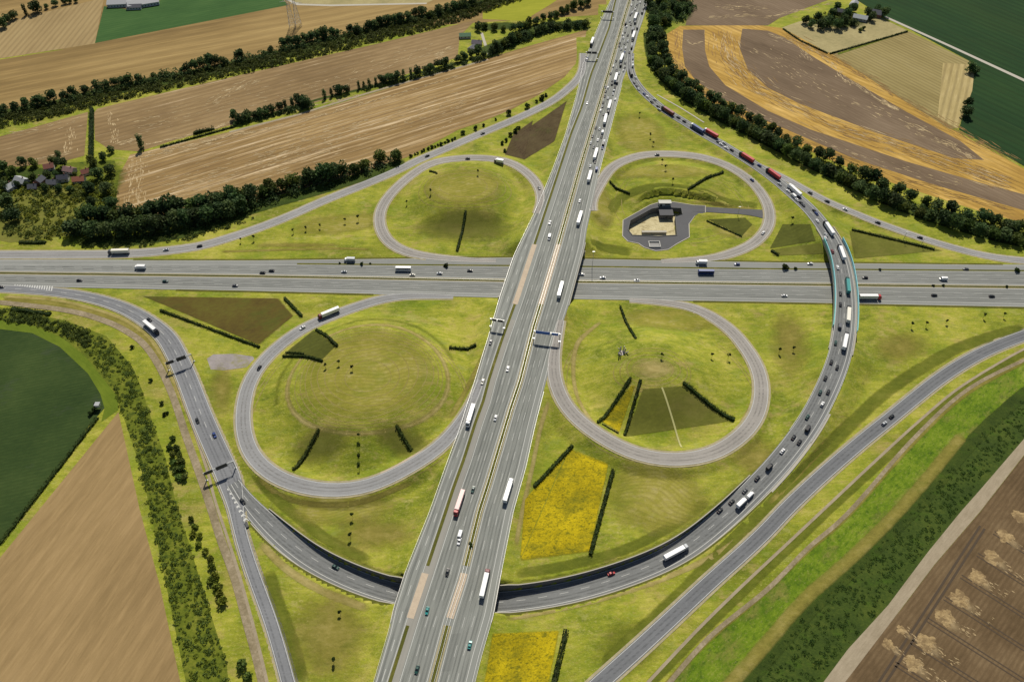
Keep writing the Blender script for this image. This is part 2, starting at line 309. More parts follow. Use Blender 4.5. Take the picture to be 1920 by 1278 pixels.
# ------------------------------------------------------------------ object helpers
def mk(name, verts, faces, m, parent=None, smooth=False):
    me = bpy.data.meshes.new(name); me.from_pydata([tuple(v) for v in verts], [], faces); me.update()
    if m is not None:
        for x in (m if isinstance(m, (list, tuple)) else [m]): me.materials.append(x)
    if smooth: me.polygons.foreach_set('use_smooth', [True]*len(me.polygons))
    o = bpy.data.objects.new(name, me); col.objects.link(o)
    if parent: o.parent = parent
    return o
def struct(o): o['kind'] = 'structure'; return o
def tag(o, label, cat, group=None):
    if len(label.split()) > 16 or len(label.split()) < 4: print('LABEL', len(label.split()), label)
    o['label'] = label; o['category'] = cat
    if group: o['group'] = group
    return o
def empty(name, loc, rz=0.0):
    o = bpy.data.objects.new(name, None); col.objects.link(o); o.location = loc; o.rotation_euler = (0, 0, rz); o.empty_display_size = 0.5; return o
class MB:
    def __init__(s): s.v = []; s.f = []; s.mi = []
    def add(s, vs, fs, mi=0):
        b = len(s.v); s.v += [tuple(v) for v in vs]; s.f += [tuple(i+b for i in f) for f in fs]; s.mi += [mi]*len(fs)
    def box(s, x0, x1, y0, y1, z0, z1, mi=0, tx=0.0, ty=0.0):
        s.add([(x0,y0,z0),(x1,y0,z0),(x1,y1,z0),(x0,y1,z0),(x0+tx,y0+ty,z1),(x1-tx,y0+ty,z1),(x1-tx,y1-ty,z1),(x0+tx,y1-ty,z1)],
              [(0,3,2,1),(4,5,6,7),(0,1,5,4),(1,2,6,5),(2,3,7,6),(3,0,4,7)], mi)
    def cyl(s, a, b, r0, r1, n=8, mi=0):
        a = Vector(a); b = Vector(b); d = (b-a).normalized(); u = d.orthogonal().normalized(); v = d.cross(u)
        vs = [a+(u*math.cos(k*2*math.pi/n)+v*math.sin(k*2*math.pi/n))*r0 for k in range(n)] + [b+(u*math.cos(k*2*math.pi/n)+v*math.sin(k*2*math.pi/n))*r1 for k in range(n)]
        s.add(vs, [(k,(k+1)%n,n+(k+1)%n,n+k) for k in range(n)] + [tuple(range(n))[::-1], tuple(range(n,2*n))], mi)
    def loft(s, secs, mi=0):     # secs: list of closed rings of equal length
        n = len(secs[0]); vs = [p for r in secs for p in r]; fs = []
        for i in range(len(secs)-1):
            for k in range(n): fs.append((i*n+k, i*n+(k+1)%n, (i+1)*n+(k+1)%n, (i+1)*n+k))
        fs += [tuple(range(n))[::-1], tuple(range((len(secs)-1)*n, len(secs)*n))]
        s.add(vs, fs, mi)
    def mesh(s, name, ms):
        me = bpy.data.meshes.new(name); me.from_pydata(s.v, [], s.f); me.update()
        for m in (ms if isinstance(ms, (list, tuple)) else [ms]): me.materials.append(m)
        me.polygons.foreach_set('material_index', s.mi); return me
    def build(s, name, ms, parent=None):
        o = bpy.data.objects.new(name, s.mesh(name, ms)); col.objects.link(o)
        if parent: o.parent = parent
        return o
def from_mesh(name, me, parent=None):
    o = bpy.data.objects.new(name, me); col.objects.link(o)
    if parent: o.parent = parent
    return o
def ribbon(name, A, B, m, dz=0.0, skirt=0.0, parent=None, thick=None):
    n = len(A); vs = []; fs = []
    for i in range(n): vs += [A[i]+Vector((0,0,dz)), B[i]+Vector((0,0,dz))]
    flip = ((A[1]-A[0]).cross(B[0]-A[0])).z < 0
    for i in range(n-1):
        f = (2*i, 2*i+2, 2*i+3, 2*i+1); fs.append(f[::-1] if flip else f)
    if skirt:
        b = len(vs)
        for i in range(n): vs += [A[i]+Vector((0,0,dz-skirt)), B[i]+Vector((0,0,dz-skirt))]
        for i in range(n-1):
            fs.append((2*i, b+2*i, b+2*i+2, 2*i+2)); fs.append((2*i+1, 2*i+3, b+2*i+3, b+2*i+1))
        fs.append((0,1,b+1,b)); fs.append((2*n-2,b+2*n-2,b+2*n-1,2*n-1))
        if thick:
            for i in range(n-1): fs.append((b+2*i, b+2*i+1, b+2*i+3, b+2*i+2))
    return mk(name, vs, fs, m, parent)
def lerp(A, B, f): return [a*(1-f)+b*f for a, b in zip(A, B)]
def shift(A, k):      # offset a polyline k metres to its left
    o = []
    for i in range(len(A)):
        t = A[min(i+1, len(A)-1)]-A[max(i-1, 0)]; t.z = 0; t.normalize(); o.append(A[i]+Vector((-t.y, t.x, 0))*k)
    return o
class Paint:
    def __init__(s): s.v = []; s.f = []
    def line(s, A, wdt, dz, on=None, off=0):
        d = 0.0; L = shift(A, wdt/2); Rr = shift(A, -wdt/2)
        if on is None:
            b = len(s.v)
            for i in range(len(A)): s.v += [L[i]+Vector((0,0,dz)), Rr[i]+Vector((0,0,dz))]
            for i in range(len(A)-1): s.f.append((b+2*i+1, b+2*i+3, b+2*i+2, b+2*i))
            return
        cum = [0]
        for i in range(len(A)-1): cum.append(cum[-1]+(A[i+1]-A[i]).length)
        def at(arr, q):
            i = min(max(int(np.searchsorted(cum, q))-1, 0), len(A)-2); t = (q-cum[i])/max(1e-6, cum[i+1]-cum[i]); return arr[i].lerp(arr[i+1], t)+Vector((0,0,dz))
        q = 0
        while q+on < cum[-1]:
            b = len(s.v); s.v += [at(L,q), at(Rr,q), at(Rr,q+on), at(L,q+on)]; s.f.append((b,b+1,b+2,b+3)); q += on+off
    def poly(s, pts):
        b = len(s.v); s.v += pts; s.f.append(tuple(range(b, b+len(pts))))
    def build(s, name): return struct(mk(name, s.v, s.f, M_WHITE))

# ------------------------------------------------------------------ ground
nx, ny = len(GX), len(GY)
me = bpy.data.meshes.new('ground'); nv = nx*ny
me.vertices.add(nv); co = np.stack([XX, YY, H], -1).reshape(-1, 3).astype(np.float32); me.vertices.foreach_set('co', co.ravel())
ii, jj = np.meshgrid(np.arange(nx-1), np.arange(ny-1), indexing='ij'); a = (ii*ny+jj).ravel()
q = np.stack([a, a+ny, a+ny+1, a+1], -1); me.loops.add(q.size); me.loops.foreach_set('vertex_index', q.ravel().astype(np.int32))
me.polygons.add(len(q)); me.polygons.foreach_set('loop_start', np.arange(0, q.size, 4, dtype=np.int32)); me.polygons.foreach_set('use_smooth', np.ones(len(q), dtype=bool))
me.update(calc_edges=True); me.validate(); me.materials.append(M_GRASS)
g = bpy.data.objects.new('ground', me); col.objects.link(g); struct(g)

def sheet(name, pix, m, z=0.05, holes=None):
    ps = [P(a, b, z) for a, b in pix]
    tri = tessellate_polygon([ps] + (holes or [])); allp = ps + [h for hh in (holes or []) for h in hh]
    vs = allp; fs = []
    for t in tri:
        n = (vs[t[1]]-vs[t[0]]).cross(vs[t[2]]-vs[t[0]]); fs.append(tuple(t) if n.z > 0 else tuple(t)[::-1])
    return struct(mk(name, vs, fs, m))
def soften(m, name, lo=.80, hi=1.50):
    k = m.copy(); k.name = name; n = k.node_tree; L = n.links.new; out = n.nodes['Material Output']; src = out.inputs['Surface'].links[0].from_socket
    at = n.nodes.new('ShaderNodeAttribute'); at.attribute_name = 'fade'; g = n.nodes.new('ShaderNodeNewGeometry'); t = n.nodes.new('ShaderNodeTexNoise'); t.inputs['Scale'].default_value = .09; t.inputs['Detail'].default_value = 9; t.inputs['Roughness'].default_value = .82
    L(g.outputs['Position'], t.inputs['Vector']); a = n.nodes.new('ShaderNodeMath'); a.operation = 'ADD'; L(at.outputs['Fac'], a.inputs[0]); L(t.outputs['Fac'], a.inputs[1])
    mr = n.nodes.new('ShaderNodeMapRange'); mr.inputs[1].default_value = lo; mr.inputs[2].default_value = hi; mr.inputs[4].default_value = .85; L(a.outputs[0], mr.inputs[0])
    tr = n.nodes.new('ShaderNodeBsdfTransparent'); mx = n.nodes.new('ShaderNodeMixShader'); L(mr.outputs[0], mx.inputs[0]); L(tr.outputs[0], mx.inputs[1]); L(src, mx.inputs[2]); L(mx.outputs[0], out.inputs['Surface'])
    return k
def setfade(o, f):
    a = o.data.attributes.new('fade', 'FLOAT', 'POINT'); a.data.foreach_set('value', f); return o
SM = {}
def sm(m):
    if m.name not in SM: SM[m.name] = soften(m, m.name+'_soft', *((.50, 1.05) if m.name == 'pale_mown_grass' else (.80, 1.15) if m.name.startswith(('scrub', 'bramble')) else ((.95, 1.5) if m.name == 'loose_straw' else (.80, 1.50))))
    return SM[m.name]
def patch(name, c4, m, dz=0.12, n=14):
    n = 30; dz += .06
    """four pixel corners draped over the ground"""
    vs = []; fs = []; fd = []
    for i in range(n+1):
        for j in range(n+1):
            u, v = i/n, j/n
            x = (c4[0][0]*(1-u)+c4[1][0]*u)*(1-v)+(c4[3][0]*(1-u)+c4[2][0]*u)*v; y = (c4[0][1]*(1-u)+c4[1][1]*u)*(1-v)+(c4[3][1]*(1-u)+c4[2][1]*u)*v
            vs.append(gp(x, y, dz)); fd.append(.25+min(1, min(u, 1-u, v, 1-v)/.05)*1.3)
    for i in range(n):
        for j in range(n): k = i*(n+1)+j; fs.append((k, k+1, k+n+2, k+n+1))
    a, b, c = vs[0], vs[n], vs[-1]
    if (b-a).cross(c-a).z < 0: fs = [f[::-1] for f in fs]
    return struct(setfade(mk(name, vs, fs, sm(m)), fd))
def drape(name, pix, wd, m, dz=0.1, step=3.0, taper=False):
    pw = [gp(a, b) for a, b in pix]; pts = []
    xy = [(p.x, p.y) for p in pw]
    out = []
    for i in range(len(xy)-1):
        p0 = xy[max(i-1,0)]; p1 = xy[i]; p2 = xy[i+1]; p3 = xy[min(i+2,len(xy)-1)]; k = max(1, int(math.dist(p1,p2)/step))
        for j in range(k):
            t = j/k; f = lambda a, b, c, d: 0.5*((2*b)+(c-a)*t+(2*a-5*b+4*c-d)*t*t+(3*b-a-3*c+d)*t*t*t)
            out.append(Vector((f(p0[0],p1[0],p2[0],p3[0]), f(p0[1],p1[1],p2[1],p3[1]), 0)))
    out.append(Vector((xy[-1][0], xy[-1][1], 0)))
    L = shift(out, wd/2); Rr = shift(out, -wd/2)
    for q in L+Rr: q.z = HT(q.x, q.y)+dz
    return struct(ribbon(name, L, Rr, m))
def ang(a, b): d = P(*b)-P(*a); return math.atan2(d.y, d.x)

# farmland colours
TAN = [(0.35, C(.165,.102,.040)), (0.5, C(.275,.180,.073)), (0.65, C(.41,.285,.130))]
a1 = ang((250,330),(1000,110))
M_F1 = mat_ground('stubble_field', TAN, angle=a1, big=.018, fine=.5, stretch=14, streak=(C(.66,.52,.33), .53, .66, .85), rows=(5.5, .5), tram=(27, C(.16,.10,.05), .9, .7), warp=5)
a2 = ang((200,230),(860,60))
M_F2 = mat_ground('rough_stubble_field', [(0.35, C(.150,.098,.045)), (0.5, C(.235,.158,.073)), (0.65, C(.34,.24,.120))], angle=a2, big=.02, fine=.45, stretch=10, streak=(C(.64,.51,.34), .60, .74, .8), rows=(7, .35), warp=5)
M_F4 = mat_ground('far_stubble_field', [(0.35, C(.150,.098,.036)), (0.5, C(.26,.175,.066)), (0.65, C(.37,.26,.105))], angle=ang((0,170),(780,20)), big=.009, fine=.35, stretch=18, rows=(16, .35), warp=8)
M_F5 = mat_ground('corner_stubble_field', [(0.33, C(.22,.155,.07)), (0.5, C(.31,.225,.105)), (0.67, C(.36,.27,.13))], angle=ang((100,110),(180,10)), big=.02, fine=.4, stretch=12, rows=(6, .4), warp=4)
M_GREEN = mat_ground('green_crop', [(0.33, C(.026,.070,.018)), (0.5, C(.040,.098,.024)), (0.67, C(.064,.13,.034))], angle=ang((180,80),(535,12)), big=.03, fine=.4, stretch=10, rows=(5, .3))
M_DKG = mat_ground('dark_green_crop', [(0.33, C(.010,.034,.010)), (0.5, C(.015,.045,.012)), (0.67, C(.024,.060,.014))], angle=ang((1660,35),(1920,150)), big=.012, fine=.3, stretch=8, rows=(9, .4), tram=(24, C(.030,.060,.016), 1.2, .5), blotch=[(.012,.5,.68,C(.020,.042,.010),.6)])
M_DKG2 = mat_ground('beet_crop', [(0.35, C(.020,.040,.010)), (0.5, C(.033,.058,.014)), (0.65, C(.050,.078,.020))], angle=0.3, big=.02, fine=.5, stretch=3, rows=(2.5, .25), blotch=[(.03,.58,.7,C(.055,.065,.045),.5)])
M_GOLD = mat_ground('ripe_gold_field', [(0.35, C(.25,.145,.030)), (0.5, C(.43,.265,.060)), (0.65, C(.64,.43,.14))], angle=ang((1400,130),(1900,350)), big=.03, fine=.4, stretch=10, streak=(C(.24,.14,.04), .52,.66,.7), rows=(6,.4), warp=14)
M_BROWN = mat_ground('harrowed_soil', [(0.35, C(.105,.072,.044)), (0.5, C(.165,.117,.074)), (0.65, C(.23,.17,.112))], angle=ang((1400,100),(1850,300)), big=.02, fine=.5, stretch=12, streak=(C(.52,.38,.25), .66,.76,.7), rows=(4,.25), warp=20)
M_BROWN2 = mat_ground('dark_tilled_soil', [(0.33, C(.055,.036,.018)), (0.5, C(.085,.060,.030)), (0.67, C(.12,.09,.045))], angle=1.0, big=.05, fine=.5, stretch=3, blotch=[(.06,.56,.7,C(.08,.10,.02),.5)])
M_RUST = mat_ground('rusty_weed_patch', [(0.33, C(.07,.045,.016)), (0.5, C(.105,.078,.018)), (0.67, C(.13,.12,.022))], angle=.4, big=.03, fine=.5, stretch=2, blotch=[(.025,.5,.66,C(.07,.10,.015),.7)])
M_OLIVE = mat_ground('olive_planting', [(0.33, C(.055,.06,.012)), (0.5, C(.085,.095,.016)), (0.67, C(.125,.135,.024))], angle=.3, big=.04, fine=.5, stretch=2, rows=(4,.2))
M_OLIVE2 = mat_ground('dull_olive_grass', [(0.33, C(.10,.105,.018)), (0.5, C(.14,.145,.024)), (0.67, C(.19,.19,.04))], angle=.1, big=.04, fine=.5, stretch=2, blotch=[(.05,.5,.7,C(.20,.17,.05),.5)])
M_YEL = mat_ground('yellow_blossom', [(0.32, C(.18,.15,.006)), (0.43, C(.36,.28,.006)), (0.60, C(.60,.46,.010))], angle=.2, big=.05, fine=1.1, stretch=1, blotch=[(.045,.48,.62,C(.17,.165,.012),.75),(.9,.52,.64,C(.10,.10,.008),.85),(.35,.54,.66,C(.12,.13,.01),.7)], bump=.6)
M_HAY = mat_ground('mown_hay_field', [(0.33, C(.21,.165,.062)), (0.5, C(.28,.225,.09)), (0.67, C(.34,.28,.13))], angle=ang((1575,110),(1780,215)), big=.02, fine=.5, stretch=10, rows=(5,.5), warp=2)
M_HAY2 = mat_ground('hay_swaths', [(0.33, C(.27,.20,.08)), (0.5, C(.38,.30,.13)), (0.67, C(.50,.40,.20))], angle=ang((1800,235),(1822,125)), big=.02, fine=.5, stretch=10, rows=(6,.6), warp=2)
M_PALE = mat_ground('pale_meadow', [(0.33, C(.22,.20,.09)), (0.5, C(.32,.27,.13)), (0.67, C(.40,.35,.17))], angle=.3, big=.03, fine=.4, stretch=2)
M_BRIGHT = mat_ground('bright_green_grass', [(0.35, C(.05,.10,.006)), (0.47, C(.10,.165,.008)), (0.56, C(.15,.215,.014)), (0.68, C(.25,.26,.06))], angle=.7, big=.05, fine=.45, stretch=2, bump=.5, blotch=[(.05,.52,.66,C(.19,.165,.045),.7),(.35,.53,.66,C(.04,.085,.006),.8),(.9,.56,.68,C(.30,.28,.10),.5)])
M_LIME = mat_ground('lime_grass', [(0.33, C(.075,.115,.008)), (0.67, C(.14,.185,.016))], angle=-.7, big=.05, fine=.4, stretch=4)
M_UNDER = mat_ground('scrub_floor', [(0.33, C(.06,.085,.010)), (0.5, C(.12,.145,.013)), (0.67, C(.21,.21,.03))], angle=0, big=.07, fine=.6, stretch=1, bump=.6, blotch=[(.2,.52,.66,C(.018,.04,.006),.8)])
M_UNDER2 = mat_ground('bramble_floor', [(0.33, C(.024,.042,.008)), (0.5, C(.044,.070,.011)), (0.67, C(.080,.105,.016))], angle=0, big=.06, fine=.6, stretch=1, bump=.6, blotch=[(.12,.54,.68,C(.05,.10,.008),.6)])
M_PLOUGH = mat_ground('ploughed_field', [(0.35, C(.085,.056,.027)), (0.5, C(.135,.090,.046)), (0.65, C(.19,.132,.070))], angle=ang((1752,1058),(1582,1278)), big=.03, fine=.6, stretch=4, rows=(2.4,.35), warp=1)
M_FAWN = mat_ground('fawn_bare_field', [(0.35, C(.205,.138,.060)), (0.5, C(.285,.195,.088)), (0.65, C(.36,.25,.118))], angle=ang((222,770),(0,1045)), big=.012, fine=.5, stretch=9, rows=(9,.16), warp=6, bump=.15)
M_TRACK = mat_ground('dirt_track', [(0.33, C(.15,.12,.07)), (0.5, C(.24,.195,.12)), (0.67, C(.38,.31,.22))], angle=0, big=.1, fine=.6, stretch=1)
M_PATH = mat_ground('gravel_path', [(0.33, C(.24,.195,.13)), (0.67, C(.37,.31,.22))], angle=ang((1752,1058),(1582,1278)), big=.1, fine=.8, stretch=6)
M_STRAW = mat_ground('chaff', [(0.33, C(.25,.17,.075)), (0.67, C(.46,.34,.175))], angle=0, big=.2, fine=1.2, stretch=1, bump=.3, blotch=[(.28,.46,.56,C(.15,.10,.05),.8),(.9,.48,.62,C(.19,.13,.065),.7)])
M_GRAVEL = mat_ground('grey_gravel', [(0.33, C(.22,.20,.19)), (0.67, C(.36,.32,.31))], angle=0, big=.1, fine=.8, stretch=2, blotch=[(.1,.5,.62,C(.22,.21,.06),.6)])

# far land
sheet('field', [(-300,-150),(2300,-200),(2300,60),(1610,0),(1560,0),(-300,120)], M_F4, .03)
sheet('field', [(-120,140),(0,112),(178,84),(300,60),(545,8),(790,-8),(980,-30),(870,14),(820,30),(480,118),(0,222),(-120,240)], M_F4, .06)
sheet('field', [(-120,80),(20,40),(50,32),(195,-4),(178,82),(0,110),(-120,135)], M_F5, .07)
sheet('field', [(195,12),(178,81),(540,10),(525,-8),(330,-8),(240,18)], M_GREEN, .09)
sheet('field', [(540,-8),(545,6),(620,9),(800,6),(830,-8)], M_GREEN, .10).data.materials[0] = M_PALE
sheet('path', [(538,-8),(536,0),(556,10),(620,12),(800,8),(800,5.5),(620,9),(560,7),(542,-1),(544,-8)], M_CONC, .12)
sheet('field', [(176,212),(182,204),(300,176),(480,134),(700,84),(892,38),(862,68),(858,108),(700,160),(600,190),(440,233),(330,262),(262,284),(205,280),(178,262)], M_F2, .06)
sheet('field', [(-60,268),(0,256),(165,210),(158,292),(110,305),(-60,322)], M_F2, .06)
sheet('field', [(244,290),(330,270),(440,245),(600,205),(860,126),(1000,84),(1100,56),(1092,105),(1058,145),(1010,178),(958,206),(900,230),(860,243),(770,292),(700,318),(500,372),(300,410),(215,410),(222,330)], M_F1, .06)
sheet('field', [(905,22),(945,2),(1060,-10),(1030,10),(1000,28),(985,40),(905,36)], M_YEL, .08).data.materials[0] = mat_ground('yellow_green_crop', [(0.33, C(.20,.22,.015)), (0.67, C(.33,.33,.03))], angle=.2)
sheet('field', [(1300,-10),(1580,-10),(1462,34),(1440,48),(1285,48)], M_BROWN, .08)
sheet('field', [(1250,64),(1275,49),(1420,47),(1466,53),(1560,100),(1650,158),(1780,240),(2010,365),(2010,440),(1850,400),(1700,352),(1600,318),(1400,232),(1290,165),(1254,130)], M_GOLD, .06)
sheet('field', [(1281,56),(1279,90),(1284,125),(1305,152),(1350,183),(1440,228),(1600,297),(1750,346),(2010,420),(2010,388),(1850,346),(1700,303),(1520,243),(1440,208),(1360,160),(1330,125),(1322,95),(1321,56)], M_BROWN, .10)
sheet('field', [(1392,54),(1440,58),(1470,70),(1530,110),(1600,152),(1700,210),(1800,264),(1845,300),(1790,297),(1650,251),(1500,195),(1440,165),(1402,130),(1386,88)], M_BROWN, .10)
sheet('field', [(1466,52),(1500,40),(1640,28),(1702,58),(1574,99),(1552,99)], M_PALE, .07)
sheet('field', [(1560,102),(1704,59),(1828,120),(1822,170),(1796,240),(1780,242),(1650,160)], M_HAY, .09)
sheet('field', [(1768,118),(1828,122),(1823,170),(1796,241),(1758,222)], M_HAY2, .12)
sheet('field', [(1590,-10),(2200,-10),(2200,420),(1980,345),(1798,243),(1832,122),(1700,52),(1660,34)], M_DKG, .11)
sheet('path', [(1656,32),(1662,31),(1780,84),(1920,148),(2010,188),(2010,193),(1920,153),(1780,88)], M_CONC, .14)
sheet('hedge_bank', [(1570,100),(1702,57),(1702,60),(1572,103)], M_UNDER, .13).name = 'verge'
# straw swaths left on the harrowed soil
# foreground right
sheet('verge', [(1245,1290),(1330,1192),(1440,1100),(1515,1025),(1595,955),(1715,820),(1815,728),(1930,668),(2060,610),(2060,700),(1940,730),(1840,815),(1727,945),(1627,1045),(1540,1125),(1460,1215),(1385,1300)], M_BRIGHT, .07)
sheet('verge', [(1380,1300),(1455,1212),(1535,1122),(1622,1042),(1722,942),(1835,812),(1940,722),(2060,690),(2060,760),(1925,822),(1840,918),(1802,960),(1740,1035),(1665,1135),(1590,1217),(1520,1310)], M_UNDER2, .11)
sheet('path', [(1520,1310),(1590,1216),(1665,1134),(1740,1034),(1802,958),(1840,915),(1922,820),(2060,690),(2060,715),(1922,850),(1838,958),(1752,1058),(1690,1140),(1560,1310)], M_PATH, .15)
sheet('field', [(1558,1310),(1690,1141),(1752,1059),(1838,959),(1922,851),(2100,640),(2300,900),(2300,1400),(1560,1400)], M_PLOUGH, .10)
a_pl = ang((1752,1058),(1582,1278))
tp = Paint()
for q0, q1 in [((1838,985),(1640,1290))]:
    for dd in (0, 2.6):
        A = [P(q0[0], q0[1], .14), P(q1[0], q1[1], .14)]; tp.line(shift(A, dd), 1.2, 0)
for k in range(9):
    b = (1862-k*31, 1000+k*41)
    A = [P(b[0], b[1], .14), P(b[0]+260, b[1]+165, .14)]
    for dd in (0, 2.2): tp.line(shift(A, dd), .7, 0)
struct(mk('wheel_ruts', tp.v, tp.f, mat_plain('dark_rut_soil', C(.06,.04,.022), .9)))  # ruts drawn as lines darker than the ploughed soil
# foreground left
sheet('field', [(-120,1200),(-120,600),(0,612),(60,624),(112,650),(165,700),(188,738),(196,765),(165,800),(90,905),(0,1020)], M_DKG2, .07)
sheet('verge', [(-120,585),(0,600),(70,612),(118,634),(160,668),(222,745),(222,768),(190,790),(196,765),(188,738),(165,700),(112,650),(60,624),(-120,602)], M_LIME, .10)
sheet('field', [(222,772),(262,955),(300,1098),(345,1310),(-120,1310),(-120,1190),(0,1045)], M_FAWN, .08)
sheet('verge', [(226,765),(265,880),(300,1040),(355,1310),(432,1310),(425,1245),(382,1108),(347,995),(332,952),(310,857),(287,795),(270,740),(250,690),(200,630),(120,600),(0,576),(-120,570),(-120,596),(0,603),(90,620),(150,660),(215,735)], M_UNDER, .055)
drape('track', [(-60,562),(0,567),(125,582),(200,603),(250,629),(278,655),(303,695),(326,747),(350,820),(375,890),(395,950),(414,1010),(440,1082),(465,1172),(482,1233),(500,1310)], 4.5, M_TRACK, .2)
drape('track', [(335,720),(362,800),(388,880),(404,940),(424,1000),(448,1075),(473,1165),(492,1240),(508,1310)], 1.6, M_PATH, .215)
drape('track', [(1238,1300),(1330,1194),(1440,1103),(1514,1028),(1593,958),(1713,822),(1813,731),(1928,671),(2000,640)], 2.4, M_TRACK, .205)
drape('track', [(1195,1300),(1300,1188),(1385,1104),(1480,1015),(1560,940),(1640,865),(1720,792),(1790,733),(1860,688),(1925,652),(2000,620)], 1.6, M_PATH, .215)
sheet('gravel_patch', [(388,672),(400,664),(440,663),(474,668),(478,674),(462,688),(420,694),(395,692)], M_GRAVEL, .07)
# village ground
sheet('village_ground', [(-120,330),(0,312),(110,306),(215,300),(222,330),(216,400),(150,395),(60,365),(-120,372)], M_UNDER, .05)
sheet('scrub_meadow', [(-60,440),(30,360),(150,340),(160,390),(140,440),(20,455)], M_OLIVE2, .08)

# planting inside the interchange
patch('planted_patch', [(1064,188),(1040,266),(982,301),(958,262)], M_BROWN2); patch('planted_patch', [(1000,225),(982,300),(946,290),(962,252)], M_BROWN2, .16)
patch('planted_patch', [(262,554),(524,559),(551,592),(487,648)], M_RUST, .1, 18)
patch('planted_patch', [(588,618),(631,648),(606,673),(530,664)], M_OLIVE)
patch('planted_patch', [(1326,411),(1398,408),(1411,421),(1392,443)], M_OLIVE)
patch('planted_patch', [(1184,722),(1191,722),(1161,811),(1128,791)], M_YEL, .26)
patch('planted_patch', [(1068,838),(1142,868),(1107,1035),(972,1053)], M_YEL, .12, 16); patch('planted_patch', [(1068,838),(1020,895),(984,935),(974,1052)], M_YEL, .14)
patch('planted_patch', [(922,1186),(1050,1180),(1028,1290),(905,1290)], M_YEL, .12, 12)
patch('planted_patch', [(1467,420),(1520,420),(1530,452),(1442,467)], M_OLIVE)
patch('planted_patch', [(1592,432),(1650,438),(1770,470),(1600,486)], M_OLIVE2); patch('planted_patch', [(1446,468),(1540,455),(1546,476),(1448,480)], M_OLIVE2, .12)
patch('planted_patch', [(1205,728),(1286,722),(1372,790),(1170,820)], M_OLIVE2, .13, 18)  # darker olive sector on the mound's near slope
drape('footpath', [(1241,726),(1252,757),(1265,800),(1278,838)], 1.1, mat_plain('pale_mown_strip', C(.42,.40,.16), .9), .22, 1.5)
drape('verge', [(715,891),(740,880),(770,862),(800,847)], 4.5, M_TAN, .22)

# soft-edged differences in the sward: drier, mown and lusher ground, darker olive on mound flanks
szz = [0.075]
def blob(px, py, rx, ry, m, rot=0.0, name='sward', inner=.55):
    inner *= .6
    szz[0] += .0011; c = gp(px, py); vs = [Vector((c.x, c.y, HT(c.x, c.y)+szz[0]))]; fd = [1.0]; fs = []; nr = 26; na = 64
    for i in range(1, nr+1):
        t = i/nr
        for k in range(na):
            a = k*2*math.pi/na; x = math.cos(a)*rx*t; y = math.sin(a)*ry*t; X = c.x+x*math.cos(rot)-y*math.sin(rot); Y = c.y+x*math.sin(rot)+y*math.cos(rot)
            vs.append(Vector((X, Y, HT(X, Y)+szz[0]))); fd.append(1-max(0, (t-inner)/(1-inner)))
    for k in range(na): fs.append((0, 1+k, 1+(k+1)%na))
    for i in range(nr-1):
        for k in range(na): a = 1+i*na+k; b = 1+i*na+(k+1)%na; fs.append((a, a+na, b+na, b))
    return struct(setfade(mk(name, vs, fs, sm(m)), fd))
def band(pix, wd, m, name='sward'):
    szz[0] += .0011; pw = [gp(a, b) for a, b in pix]; xy = [(p.x, p.y) for p in pw]; out = []
    for i in range(len(xy)-1):
        p0 = xy[max(i-1,0)]; p1 = xy[i]; p2 = xy[i+1]; p3 = xy[min(i+2,len(xy)-1)]; k = max(1, int(math.dist(p1,p2)/3))
        for j in range(k):
            t = j/k; f = lambda a, b, c, d: 0.5*((2*b)+(c-a)*t+(2*a-5*b+4*c-d)*t*t+(3*b-a-3*c+d)*t*t*t)
            out.append(Vector((f(p0[0],p1[0],p2[0],p3[0]), f(p0[1],p1[1],p2[1],p3[1]), 0)))
    out.append(Vector((xy[-1][0], xy[-1][1], 0))); rows_ = [shift(out, wd*q) for q in (.5, .3, 0, -.3, -.5)]; n = len(out); vs = []; fd = []; fs = []
    for r_, fv in zip(rows_, (0, .8, 1, .8, 0)):
        for i, q in enumerate(r_): q.z = HT(q.x, q.y)+szz[0]; vs.append(q); fd.append(fv*min(1, i/3, (n-1-i)/3) if n > 6 else fv)
    for r_ in range(4):
        for i in range(n-1): fs.append(((r_+1)*n+i, (r_+1)*n+i+1, r_*n+i+1, r_*n+i))
    return struct(setfade(mk(name, vs, fs, sm(m)), fd))
M_MOWN = mat_ground('pale_mown_grass', [(0.34, C(.20,.20,.022)), (0.5, C(.31,.28,.05)), (0.66, C(.43,.37,.12))], stretch=1.5, big=.03, fine=.3, bump=.5, blotch=[(.2,.54,.68,C(.44,.37,.16),.6),(.06,.5,.66,C(.19,.22,.02),.6)], rows=(2.6,.3), warp=90)
M_STRAWG = mat_ground('dry_straw_grass', [(0.34, C(.25,.20,.05)), (0.66, C(.50,.41,.17))], stretch=2, big=.05, fine=.4, bump=.4)
M_DRY = mat_ground('brownish_dry_grass', [(0.34, C(.17,.145,.03)), (0.5, C(.25,.215,.045)), (0.66, C(.35,.29,.09))], stretch=2, big=.04, fine=.4, bump=.4, blotch=[(.1,.54,.68,C(.14,.15,.02),.6)])
M_LUSH = mat_ground('lush_dark_grass', [(0.34, C(.085,.105,.012)), (0.5, C(.13,.15,.016)), (0.66, C(.19,.20,.03))], stretch=2, big=.04, fine=.4, bump=.4)
blob(690,700,48,42,M_MOWN); blob(600,835,30,18,M_OLIVE2,.3,inner=.2); blob(760,830,34,16,M_OLIVE2,-.4,inner=.2); 
blob(870,350,36,26,M_MOWN,0,inner=.6); blob(868,425,56,24,M_OLIVE2,0,inner=.5)
blob(1225,690,22,14,M_STRAWG,0,inner=.2); 
